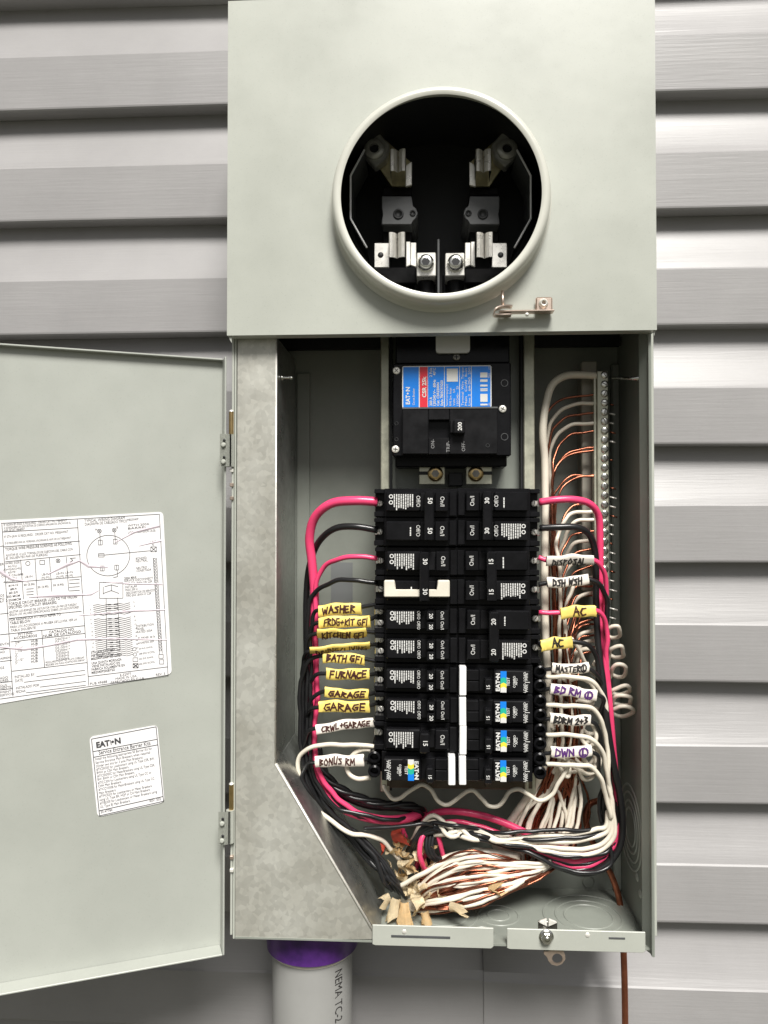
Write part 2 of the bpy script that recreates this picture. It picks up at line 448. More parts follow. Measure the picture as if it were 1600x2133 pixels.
# right wall with its stepped front edge
bm = NB()
pts = [(XR, YB), (XR, -.0045), (XR - .0012, -.0052), (XR - .0024, -.0045), (XR - .0024, .0005), (XR - .0064, .0100), (XR - .0064, .0115), (XR - .0016, .0125), (XR - .0016, YB)]
a = [bm.verts.new((p[0], p[1], ZB - .003)) for p in pts]; b = [bm.verts.new((p[0], p[1], ZC + .02)) for p in pts]
bm.faces.new(a); bm.faces.new(b[::-1])
for i in range(len(pts)): bm.faces.new((a[i], a[(i + 1) % len(pts)], b[(i + 1) % len(pts)], b[i]))
obj('side_wall', bm, 'paint_in_shade', panel)
bm = NB(); box(bm, XR + .0004, XR + .0045, .004, .006, ZB + .010, ZC + .012, .0004)
box(bm, XR + .0032, XR + .0045, .006, .020, ZB + .012, ZC + .012, .0003); obj('door_stop_flange', bm, 'paint', panel)
bm = NB(); box(bm, XL + T + .0002, XR - T - .0002, 0.0, YB - T - .0002, ZB, ZB + T); obj('floor', bm, 'paint_in_shade', panel)
# front lips of the floor, two lengths with a notch between
def lip(px0, px1, slots):
    bm = NB(); x0, x1 = X(px0, -.001, 1950), X(px1, -.001, 1950)
    z0, z1 = ZB - .0005, Z(1934, -.001, 1100)
    prism(bm, [(x0, z0), (x0 + .0025, z0 - .0008), (x1 - .002, z0 - .0008), (x1, z0 + .001), (x1, z1), (x0, z1)], -.0022, -.0006, .0004)
    o = obj('front_lip', bm, 'paint', panel)
    for (a0, a1, b0, b1) in slots:
        bm = NB(); box(bm, X(a0, -.002, 1950), X(a1, -.002, 1950), -.0026, -.0021, Z(b1, -.002, 1100), Z(b0, -.002, 1100), .0001)
        obj('slot', bm, 'grey_plastic', o)
    return o
l1 = lip(776, 1028, [(815, 938, 1955, 1960)])
l2 = lip(1056, 1344, [(1268, 1302, 1947, 1951)])
dot = NB(); lathe(dot, [(0, -.0006), (.0016, -.0005), (.0021, 0)], (0, 0, 0), 16)
dm = bpy.data.meshes.new('rivet'); dot.to_mesh(dm); dot.free(); dm.materials.append(MATS['tin'])
inst('rivet', dm, l1, at(842, 1941, -.0023)); inst('rivet', dm, l2, at(1224, 1948, -.0023))
# floor and wall knockouts: concentric stamped rings
def ring_stamp(c, radii, axis, name='knockout'):
    bm = NB()
    for r in radii:
        lathe(bm, [(r - .0011, 0), (r - .0006, .0007), (r + .0006, .0007), (r + .0011, 0)], c, 56, axis)
    return obj(name, bm, 'paint_in_shade', panel, True)
zf = ZB + T
def floor_pt(px, py):
    d = ray(px, py); return CP + d * ((zf - CP.z) / d.z)
kp = floor_pt(1218, 1890); ring_stamp((kp.x, .052, zf), (.022, .030, .041), 'Z')
kp = floor_pt(1036, 1893); ring_stamp((kp.x, .050, zf), (.010, .0185), 'Z')
kp = floor_pt(925, 1900); ring_stamp((kp.x, .050, zf), (.022, .031), 'Z')
kp = floor_pt(1005, 1934); ring_stamp((kp.x, .018, zf), (.0105,), 'Z')
kp = floor_pt(1098, 1938); ring_stamp((kp.x, .016, zf), (.0095,), 'Z')
bm = NB()
wx = XR - .0018
for r in (.017, .0235, .031, .038):
    n = 56
    c = (wx, .064, Z(1722, .064, 1320))
    lathe(bm, [(r - .0011, 0), (r - .0005, -.0009), (r + .0005, -.0009), (r + .0011, 0)], c, n, 'X')
obj('knockout', bm, 'paint', panel, True)
for zz in (1850, 1875, 1905):
    bm = NB(); lathe(bm, [(0, -.0012), (.003, -.001), (.0042, 0)], (wx, .02 + (1905 - zz) * .0004, Z(zz, .02, 1330)), 14, 'X'); obj('dimple', bm, 'paint', panel, True)
# raised strips on the back panel
bm = NB(); box(bm, X(619, YB), X(646, YB), YB - .0042, YB - T - .0002, ZB + .004, ZC - .01, .0006); obj('back_rib', bm, 'paint_in_shade', panel)
bm = NB(); box(bm, X(1272, YB), X(1289, YB), YB - .010, YB - T - .0002, ZB + .004, ZC - .005, .0015); obj('back_rib', bm, 'paint_in_shade', panel)
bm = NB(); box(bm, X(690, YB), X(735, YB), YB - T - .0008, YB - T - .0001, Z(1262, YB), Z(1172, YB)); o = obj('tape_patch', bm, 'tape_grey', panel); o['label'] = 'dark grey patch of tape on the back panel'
bm = NB(); lathe(bm, [(0, -.0012), (.006, -.0012), (.010, .0001)], (X(693, YB), YB - T - .0002, Z(1497, YB)), 24); obj('dimple', bm, 'paint_in_shade', panel, True)
bm = NB(); lathe(bm, [(0, -.0022), (.005, -.002), (.0062, 0)], (X(1222, YB), YB - T, Z(1828, YB)), 18); obj('dimple', bm, 'paint_in_shade', panel, True)
# meter cover with round opening
ring_c = at(918, 405, YC - .017)
RI = 211 * mpp(YC - .017)
bm = NB()
cx, cz = ring_c.x, ring_c.z
n = 128
inner, outer, inner2 = [], [], []
for k in range(n):
    a = 2 * math.pi * k / n
    ca, sa = math.cos(a), math.sin(a)
    inner.append(bm.verts.new((cx + (RI + .0088) * ca, YC, cz + (RI + .0088) * sa)))
    inner2.append(bm.verts.new((cx + (RI + .0088) * ca, YC + .0016, cz + (RI + .0088) * sa)))
    tx = ((CXR - cx) if ca > 0 else (CXL - cx)) / ca if abs(ca) > 1e-9 else 1e9
    tz = ((ZT - cz) if sa > 0 else (ZC - cz)) / sa if abs(sa) > 1e-9 else 1e9
    t = min(tx, tz); outer.append((cx + t * ca, cz + t * sa))
def corner_fix(lst):
    for (X0, Z0) in ((CXL, ZC), (CXR, ZC), (CXL, ZT), (CXR, ZT)):
        i = min(range(len(lst)), key=lambda q: (lst[q][0] - X0) ** 2 + (lst[q][1] - Z0) ** 2); lst[i] = (X0, Z0)
corner_fix(outer)
ov = [bm.verts.new((p[0], YC, p[1])) for p in outer]
for k in range(n):
    j = (k + 1) % n
    bm.faces.new((inner[k], inner[j], ov[j], ov[k])); bm.faces.new((inner[k], inner2[k], inner2[j], inner[j]))
mo = obj('meter_cover', bm, 'paint', panel)
bm = NB()
e = .0022
for (x0, x1, y0, y1, z0, z1) in ((CXL, CXL + T, YC + .0004, YB + .004, ZC, ZT), (CXR - T, CXR, YC + .0004, YB + .004, ZC, ZT),
                                 (CXL + T, CXR - T, YC + .0004, YB + .004, ZT - T, ZT), (CXL + T, CXR - T, YC + .0004, YC + .013, ZC, ZC + T)):
    box(bm, x0, x1, y0, y1, z0, z1, .0003)
obj('cover_edge', bm, 'paint', panel)
for (x0, x1) in ((CXL, XL), (XR, CXR)):
    bm = NB()
    prism(bm, [(x0, ZC + .0008), (x1, ZC - (.006 if x0 == CXL else .005)), (x1, ZC + .0008)] if x0 == CXL else [(x0, ZC + .0008), (x0, ZC - .005), (x1, ZC + .0008)], YC + .002, YC + .0035)
    obj('drip_edge', bm, 'paint', panel)
# ring
bm = NB()
yr = YC - .020
prof_r = [(RI + .0085, YC + .0010), (RI + .0062, yr + .0070), (RI + .0016, yr + .0036), (RI - .0004, yr + .0026), (RI - .0006, yr + .0012), (RI + .0018, yr), (RI + .0046, yr + .0004), (RI + .0066, yr + .0025), (RI + .0076, yr + .006),
          (RI + .0078, YC - .004), (RI + .0090, YC - .0012), (RI + .0105, YC - .0002)]
lathe(bm, [(r, h) for r, h in prof_r], (cx, 0, cz), 160)
obj('meter_ring', bm, 'ring_paint_lit', panel, True)
# ---- meter socket inside the ring
YM = 0.086
zbx = Z(640, YM)
bm = NB(); box(bm, CXL + .006, CXR - .006, YM, YM + .006, ZC + .01, ZT - .006); obj('meter_base_shade', bm, 'black_deep', panel)  # black socket base, spread across the compartment so its colour paints the cavity's shade
bm = NB()
lathe(bm, [(RI + .016, YC + .0018), (RI + .016, YM)], (cx, 0, cz), 96); obj('cavity_shade_sleeve', bm, 'black_deep', panel, True)  # added black cylinder, no real part: stands in for shade on grey walls
def mir(px, side): return px if side < 0 else 1836 - px
MID = 918
hexs = screw_mesh('lug_screw', .0078, .006, 'zinc', 'socket', 'black_deep')
for side in (-1, 1):
    m = lambda px: mir(px, side)
    lab = 'left' if side < 0 else 'right'
    # upper lug, strap and jaw
    Y1 = .043
    def P(pts, Y): return [(at(m(px), py, Y).x, at(m(px), py, Y).z) for px, py in pts]
    bm = NB()
    prism(bm, P([(757, 300), (786, 276), (857, 338), (857, 388), (816, 388)], Y1), Y1, Y1 + .003, .0004)
    strap = obj('line_strap', bm, 'zinc_yellow', panel)
    bm = NB()
    prism(bm, P([(758, 296), (786, 272), (812, 300), (806, 330), (782, 348), (756, 318)], .031), .031, Y1 - .0002, .0012)
    lug = obj('line_lug', bm, 'lug_grey', panel)
    c = at(m(780), 312, .031)
    bm = NB(); lathe(bm, [(.0045, -.0002), (.0045, -.004), (.0075, -.004), (.0095, -.0025), (.0098, 0)], (c.x, c.y, c.z), 28); obj('lug_collar', bm, 'lug_grey', lug, True)
    bm = NB(); lathe(bm, [(0, -.0006), (.0044, -.0006)], (c.x, c.y, c.z), 20); obj('lug_hole', bm, 'black_deep', lug)
    def jaw(name, pxc, w, py0, py1, Yf):
        j = None
        for s2 in (-1, 1):
            bm = NB()
            c0 = at(m(pxc), py0, Yf); c1 = at(m(pxc), py1, Yf)
            ww = w * mpp(Yf)
            pr = [(.0003, .0022), (.0016, -.0006), (ww * .55, -.0022), (ww * .9, -.0024), (ww, -.0012), (ww, .024)]
            th = .0013
            pts2 = [(c0.x + s2 * a, Yf + b) for a, b in pr]
            a_, b_ = [], []
            for (x, y) in pts2:
                a_.append(bm.verts.new((x, y, c0.z))); b_.append(bm.verts.new((x, y, c1.z)))
            for i in range(len(pts2) - 1):
                f = bm.faces.new((a_[i], a_[i + 1], b_[i + 1], b_[i]))
            bmesh.ops.solidify(bm, geom=bm.faces[:], thickness=th)
            o = obj('jaw_blade' if j else name, bm, 'tin', panel if j is None else j)
            j = j or o
        return j
    jaw('meter_jaw', 829, 16, 312, 358, .013)
    jaw('meter_jaw', 827, 17, 485, 537, .011)
    # folded plate below each jaw
    bm = NB(); pts2 = P([(845, 345), (858, 336), (858, 384), (845, 388)], .028); prism(bm, pts2, .028, .031, .0004); obj('jaw_side', bm, 'tin', panel)
    bm = NB()
    Yp = .031
    for poly, dy in (([(780, 506), (811, 506), (811, 557), (780, 557)], 0), ([(846, 503), (855, 503), (855, 552), (846, 556)], -.003), ([(855.5, 505), (867, 505), (867, 556), (855.5, 552)], 0)):
        prism(bm, P(poly, Yp + dy), Yp + dy, Yp + dy + .003, .0005)
    pl = obj('jaw_plate', bm, 'tin', panel)
    c = at(m(793), 531, Yp); bm = NB(); lathe(bm, [(0, -.0005), (.0024, -.0005), (.0030, .0005)], (c.x, c.y, c.z), 16); obj('plate_hole', bm, 'black_deep', pl)
    # load lug
    bm = NB(); a0 = at(m(868), 526, .034); a1 = at(m(908), 575, .034); box(bm, a0.x, a1.x, .034, .060, a0.z, a1.z, .0008); ll = obj('load_lug', bm, 'tin', panel)
    c = at(m(887), 549, .034); inst('lug_screw', hexs, ll, (c.x, .034, c.z))
    bm = NB(); a0 = at(m(862), 570, .060); a1 = at(m(914), 625, .060); box(bm, a0.x, a1.x, .060, .075, a0.z, a1.z, .001)
    lathe(bm, [(.008, -.0), (.008, -.028)], (at(m(887), 600, .052).x, .052, at(m(887), 576, .052).z), 20, 'Z'); obj('load_cable_entry', bm, 'bake_rough', panel)
    # insulator blocks
    bm = NB(); Yk = .030
    prism(bm, P([(795, 408), (858, 408), (858, 430), (866, 432), (871, 444), (866, 456), (858, 458), (858, 468), (795, 468), (795, 458), (800, 446), (795, 434)], Yk), Yk, YM, .0008)
    ib = obj('jaw_insulator', bm, 'grey_plastic', panel)
    for (hx, hy, hr) in ((830, 446, .0048), (860, 444, .0028)):
        c = at(m(hx), hy, Yk); bm = NB(); lathe(bm, [(0, -.0002), (hr * .62, -.0002), (hr * .66, -.0009), (hr, -.0009), (hr * 1.05, .0004)], (c.x, c.y, c.z), 20); obj('bolt_recess', bm, ['black_deep'], ib)
    bm = NB(); a0 = at(m(797), 390, .050); a1 = at(m(858), 408, .050); box(bm, a0.x, a1.x, .050, YM, a0.z, a1.z, .001)
    a0 = at(m(797), 468, .048); a1 = at(m(858), 506, .048); box(bm, a0.x, a1.x, .048, YM, a0.z, a1.z, .001)
    a0 = at(m(775), 557, .056); a1 = at(m(868), 590, .056); box(bm, a0.x, a1.x, .056, YM, a0.z, a1.z, .001)
    obj('jaw_mount', bm, 'bake_rough', panel)
    # bent side barrier
    bm = NB(); pl2 = [(759, 312), (730, 366), (730, 455), (764, 516)]
    a_ = [bm.verts.new(at(m(px), py, .018)) for px, py in pl2]
    b_ = [bm.verts.new(at(m(px), py, .018) + Vector((0, .05, 0))) for px, py in pl2]
    for i in range(3): bm.faces.new((a_[i], a_[i + 1], b_[i + 1], b_[i]))
    o = obj('side_barrier', bm, 'grey_plastic', panel)
    bm = NB()
    tube(bm, [at(m(px), py, .0175) for px, py in pl2], .0010, 6); obj('barrier_edge', bm, 'flag_white', o)
bm = NB(); box(bm, X(911, .04, 550), X(916, .04, 550), .040, YM, Z(612, .04), Z(497, .04), .0005); obj('phase_barrier', bm, 'grey_plastic', panel)
# seal latch under the ring
yl = YC - .001
bm = NB()
a0 = at(1116, 619, YC - .004); a1 = at(1151, 651, YC - .004)
box(bm, a0.x, a1.x, YC - .0045, YC - .0025, a0.z, a1.z, .0012)
box(bm, at(1040, 650, YC - .010).x, a1.x + .0004, YC - .012, YC - .0026, a1.z - .0008, a1.z + .0006, .0004)
lt = obj('seal_latch', bm, 'latch_steel', panel)
c = at(1132, 632, YC - .0045)
bm = NB(); lathe(bm, [(.0018, .0), (.0018, -.003), (.0026, -.0034), (.0036, -.002), (.0042, 0)], (c.x, YC - .0045, c.z), 22); obj('grommet', bm, 'tin', lt, True)
bm = NB(); tube(bm, [at(1047, 606, YC - .010), at(1047.5, 640, YC - .012)], .0013, 8); obj('latch_pin', bm, 'latch_steel', lt)
bm = NB()
lp = spline([at(1068, 637, YC - .010), at(1050, 637, YC - .016), at(1034, 643, YC - .019), at(1031, 651, YC - .018), at(1042, 653, YC - .013), at(1066, 652, YC - .010)], 6)
for w in (0,):
    for i in range(len(lp) - 1):
        p, q = lp[i], lp[i + 1]
        bm.faces.new([bm.verts.new(v) for v in (p, q, q + Vector((0, .009, 0)), p + Vector((0, .009, 0)))])
bmesh.ops.remove_doubles(bm, verts=bm.verts, dist=1e-6); bmesh.ops.solidify(bm, geom=bm.faces[:], thickness=.0011)
obj('latch_loop', bm, 'latch_steel', lt)
bm = NB(); lathe(bm, [(0, -.0012), (.0012, -.001), (.0018, 0)], (at(1098, 657, YC - .012).x, YC - .0120, at(1098, 655, YC - .012).z), 10); obj('latch_rivet', bm, 'tin', lt)
# galvanised barrier
YG = 0.0005
gp = [(491.5, 702), (574, 702), (574, 1591), (788, 1957), (489.5, 1957)]
gw = [(at(px, py, YG).x, at(px, py, YG).z) for px, py in gp]
gw[1] = (gw[2][0], gw[1][1])
gw[0] = (gw[4][0] + .0004, gw[0][1])
bm = NB()
prism(bm, gw, YG, YG + .0012, .0003)
br = obj('barrier_plate', bm, 'galv', panel)
bm = NB()
e0, e1, e2 = gw[1], gw[2], gw[3]
def strip(bm, p, q, ya, yb, t=.0012):
    d = Vector((q[0] - p[0], q[1] - p[1])).normalized(); nx, nz = -d.y * t, d.x * t
    vs = []
    for (x, z) in (p, q):
        for y in (ya, yb):
            vs.append(bm.verts.new((x, y, z)))
    vs2 = [bm.verts.new(v.co + Vector((nx, 0, nz))) for v in vs]
    for a_, b_, c_, d_ in ((0, 1, 3, 2),):
        bm.faces.new((vs[0], vs[1], vs[3], vs[2])); bm.faces.new((vs2[0], vs2[2], vs2[3], vs2[1]))
        for i, j in ((0, 1), (1, 3), (3, 2), (2, 0)): bm.faces.new((vs[i], vs[j], vs2[j], vs2[i]))
strip(bm, (e0[0] - .0010, e0[1]), (e1[0] - .0010, e1[1]), YG + .0014, .100)
obj('barrier_flange', bm, 'galv_flange', br)
bm = NB(); strip(bm, e1, e2, YG + .0014, .100); obj('barrier_flange', bm, 'galv_flange', br)
bm = NB(); tube(bm, [Vector((e1[0], YG, e1[1])), Vector((e2[0], YG, e2[1]))], .0011, 8)
tube(bm, [Vector((e0[0] - .0002, YG, e0[1])), Vector((e1[0] - .0002, YG, e1[1]))], .0008, 8); obj('barrier_hem', bm, 'tin', br)
# pegs, small hardware in the cavity
bm = NB(); c = at(586, 787, .02)
lathe(bm, [(0, .0105), (.0016, .0105), (.0018, .0085), (.0013, .0080), (.0013, .002), (.0026, .002), (.0026, 0)], (c.x, c.y, c.z), 14, 'X'); obj('mounting_stud', bm, 'zinc', panel, True)
bm = NB(); c = at(1276, 787, .045)
tube(bm, [at(1277, 788, .05), at(1336, 788, .012)], .0016, 10); obj('mounting_stud', bm, 'zinc', panel)
# mounting pan behind the breakers, with side rails
YP = .062
zp1 = Z(1640, YP)
bm = NB(); box(bm, X(812, YP, 850), X(1094, YP, 850), YP, YP + .0016, zp1 + .002, ZC + .03, .0004); pan = obj('mounting_pan', bm, 'paint_in_shade', panel)
for (a0, a1) in ((793, 811), (1091, 1114)):
    bm = NB()
    x0, x1 = X(a0, .046, 850), X(a1, .046, 850)
    box(bm, x0, x1, .046, YP + .004, zp1, ZC + .03, .0008)
    o = obj('pan_rail', bm, 'galv_rail', pan)
    bm = NB(); box(bm, x1 + .0001 if a0 < 900 else x0 - .0022, x1 + .0022 if a0 < 900 else x0 - .0001, .050, YP - .0002, zp1, ZC + .03); obj('rail_groove', bm, 'black_deep', pan)
bm = NB(); box(bm, X(800, .05), X(1112, .05), .048, .080, Z(1642, .05), Z(1560, .05), .001)
for q in (806, 900, 1010, 1100): box(bm, X(q, .046), X(q + 8, .046), .0455, .0478, Z(1640, .046), Z(1600, .046), .0004)
obj('bus_insulator', bm, 'brown_base', panel)
# neutral bar
YN = .056
zb0, zb1 = Z(1305, YN, 1256), Z(772, YN, 1256)
bm = NB(); box(bm, X(1214, .075), X(1247, .075), .075, .084, Z(1232, .075, 1230), Z(752, .075, 1230), .001); box(bm, X(1214, .075) + .002, X(1247, .075), .084, YB - T - .0003, Z(1215, .075, 1230), Z(770, .075, 1230)); obj('bar_bracket', bm, 'bar_plastic', panel)
bm = NB(); box(bm, X(1246, YN), X(1270, YN), YN, YN + .014, zb0, zb1, .0008)
box(bm, X(1240, YN), X(1246, YN) - .0002, YN + .002, YN + .010, zb0 + .004, zb1 - .006, .0005)
nbar = obj('neutral_bar', bm, 'galv_rail', panel)
sm = screw_mesh('bar_screw', .0036, .0016, 'zinc', 'slot')
barY = []
for k in range(27):
    py = 781 + k * 19.3
    barY.append(py)
    c = at(1259.5, py, YN)
    o = inst('terminal_screw', sm, nbar, (c.x, YN + .0002, c.z), (0, random.uniform(0, 3.1), 0))
# stub wire ends poking out of the bar's far side
# latch bolt and tab at the bottom lip
bm = NB()
c = at(1138, 1950, -.002)
hx = screw_mesh('latch_bolt', .0052, .005, 'zinc', 'hex')
inst('latch_bolt', hx, panel, (c.x, -.0024, c.z))
bm = NB(); lathe(bm, [(.0024, -.0), (.0062, -.0), (.0062, -.0008), (.0024, -.0008)], (c.x, -.0024, c.z), 20); obj('washer', bm, 'zinc', panel)
bm = NB(); lathe(bm, [(0, .012), (.003, .012), (.003, 0)], (c.x, -.0004, c.z), 12); obj('bolt_shank', bm, 'zinc', panel, True)
bm = NB(); c2 = at(1140, 1923, .006)
box(bm, c2.x - .008, c2.x + .0085, .0045, .0065, c2.z - .009, c2.z + .002, .0004)
o = obj('spring_nut', bm, 'steel_dark', panel)
for s in (-1, 1):
    bm = NB(); prism(bm, [(c2.x + s * .0005, c2.z - .001), (c2.x + s * .0075, c2.z + .0022), (c2.x + s * .0070, c2.z + .0032), (c2.x + s * .001, c2.z + .0055)], .002, .0042, .0002); obj('nut_ear', bm, 'tin', o)
bm = NB()
tp = [(1147, 1970), (1172, 1970), (1172, 1978), (1177, 1988), (1178, 1998), (1171, 2008), (1160, 2012), (1149, 2009), (1142, 2001), (1140, 1994), (1132, 1986), (1133, 1982), (1143, 1982), (1147, 1978)]
hc = at(1161, 1997, .001); hr = 10.5 * mpp(.001)
tpw = [Vector((at(a0, b0, .001).x, 0, at(a0, b0, .001).z)) for a0, b0 in tp]
n = 40
res = []
for k in range(n):
    a = 2 * math.pi * k / n; d = Vector((math.cos(a), 0, math.sin(a)))
    best = None
    for i in range(len(tpw)):
        p, q = tpw[i], tpw[(i + 1) % len(tpw)]
        ex, ez = q.x - p.x, q.z - p.z
        den = d.x * ez - d.z * ex
        if abs(den) < 1e-12: continue
        t = ((p.x - hc.x) * ez - (p.z - hc.z) * ex) / den; u = ((p.x - hc.x) * d.z - (p.z - hc.z) * d.x) / den
        if t > 0 and -1e-6 <= u <= 1 + 1e-6: best = t if best is None else max(best, t)
    res.append((d, best or hr * 1.3))
for y in (.0008, .0028):
    pass
ring_in = [[bm.verts.new((hc.x + d.x * hr, y, hc.z + d.z * hr)) for d, t in res] for y in (.0008, .0028)]
ring_out = [[bm.verts.new((hc.x + d.x * t, y, hc.z + d.z * t)) for d, t in res] for y in (.0008, .0028)]
for k in range(n):
    j = (k + 1) % n
    bm.faces.new((ring_in[0][k], ring_in[0][j], ring_out[0][j], ring_out[0][k])); bm.faces.new((ring_in[1][k], ring_out[1][k], ring_out[1][j], ring_in[1][j]))
    bm.faces.new((ring_in[0][k], ring_in[1][k], ring_in[1][j], ring_in[0][j])); bm.faces.new((ring_out[0][k], ring_out[0][j], ring_out[1][j], ring_out[1][k]))
o = obj('padlock_tab', bm, 'latch_steel', panel); o['label'] = 'bronze coloured padlock tab with round hole'

# ================================================================ door, swung open to the left
DA = R(22)
YH = -0.004
H = at(470, 1340, YH)
du = Vector((-math.cos(DA), -math.sin(DA), 0)); dn = Vector((math.sin(DA), -math.cos(DA), 0)); dv = Vector((0, 0, 1))
DZ1, DZ0 = at(469, 742, YH).z, at(470, 1991, YH).z
FD = .017                                        # flange depth
DWID = .372
def D(u, v, w): return Vector((H.x, H.y, 0)) + du * u + dn * (w - FD) + Vector((0, 0, v))
door = thing('panel_door', D(0, DZ0, 0), 'open grey steel panel door with two white printed stickers', 'door')
def dbox(bm, u0, u1, v0, v1, w0, w1, bev=0.0, taper=0.0):
    vs = box(bm, u0, u1, w0, w1, v0, v1, bev)
def door_xf(bm):
    for v in bm.verts:
        u, w, z = v.co; v.co = D(u, z, w)
bm = NB(); dbox(bm, .001, DWID, DZ0 + .001, DZ1 - .001, -.0016, 0); door_xf(bm); obj('door_sheet', bm, 'paint_door', door)
bm = NB(); dbox(bm, 0, .0016, DZ0 + .0004, DZ1 - .0004, 0.0001, FD, .0004); door_xf(bm); obj('door_flange', bm, 'paint_door', door)
bm = NB(); dbox(bm, DWID - .0016, DWID, DZ0, DZ1, 0.0001, FD, .0004); door_xf(bm); obj('door_flange', bm, 'paint_door', door)
bm = NB(); dbox(bm, .0018, DWID - .0018, DZ0, DZ0 + .0016, 0.0001, FD, .0004); door_xf(bm); obj('door_flange', bm, 'paint_door', door)
bm = NB(); dbox(bm, .0018, DWID - .0018, DZ1 - .0016, DZ1, 0.0001, .006, .0004); door_xf(bm); obj('door_flange', bm, 'paint_door', door)
def hinge(pyp0, py0, py1):
    zp, z0, z1 = Z(pyp0, YH, 480), Z(py0, YH, 480), Z(py1, YH, 480)
    bm = NB()
    x0, x1 = at(459, 1000, -.006).x, XL - .0004
    pts = [(x0, -.0075), (x0 + .004, -.0078), (x0 + .0068, -.0072), (x0 + .0085, -.0064), (x1 - .001, -.0064), (x1, -.0058)]
    a_ = [bm.verts.new((x, y, z0)) for x, y in pts]; b_ = [bm.verts.new((x, y, z1)) for x, y in pts]
    for i in range(len(pts) - 1): bm.faces.new((a_[i], a_[i + 1], b_[i + 1], b_[i]))
    bmesh.ops.solidify(bm, geom=bm.faces[:], thickness=.0014)
    for v in bm.verts: v.co.y -= .0006
    hl = obj('hinge_leaf', bm, 'paint', door, False)
    for fz in (.2, .72):
        bm = NB(); c = (x0 + .0042, -.0098, z0 + (z1 - z0) * fz); lathe(bm, [(0, -.0001), (.0009, -.0001), (.0013, .0005)], c, 10); obj('screw_hole', bm, 'black_deep', hl)
        bm = NB(); lathe(bm, [(0, -.0012), (.0016, -.0008), (.0022, .0004)], (c[0] - .0006, c[1], c[2] - .004), 12); obj('weld_dimple', bm, 'paint', hl, True)
    bm = NB(); xp = at(481.5, pyp0, -.003).x
    lathe(bm, [(0, .0), (.0021, .0), (.0021, zp - z1 + .002 + (z1 - z0)), (0, zp - z1 + .002 + (z1 - z0))], (xp, -.0022, z0 - .002), 14, 'Z'); obj('hinge_pin', bm, 'brass', door, True)
    bm = NB(); lathe(bm, [(0, 0), (.0036, 0), (.0036, z1 - z0), (0, z1 - z0)], (xp - .0008, -.0028, z0), 20, 'Z'); obj('hinge_knuckle', bm, 'paint', door, True)
    bm = NB(); lathe(bm, [(0, .0016), (.0016, .0012), (.0022, 0)], (xp, -.0022, zp + .0005), 14, 'Z'); obj('pin_cap', bm, 'tin', door, True)
hinge(858, 905, 972)
hinge(1636, 1688, 1756)
for py in (980, 1010, 1038, 1785, 1812):
    bm = NB(); c = at(484, py, -.002); box(bm, c.x - .0020, c.x + .0012, -.0040, -.0005, c.z - .0016, c.z + .0016, .0005); obj('hinge_rivet', bm, 'latch_steel' if py % 4 else 'tin', panel)
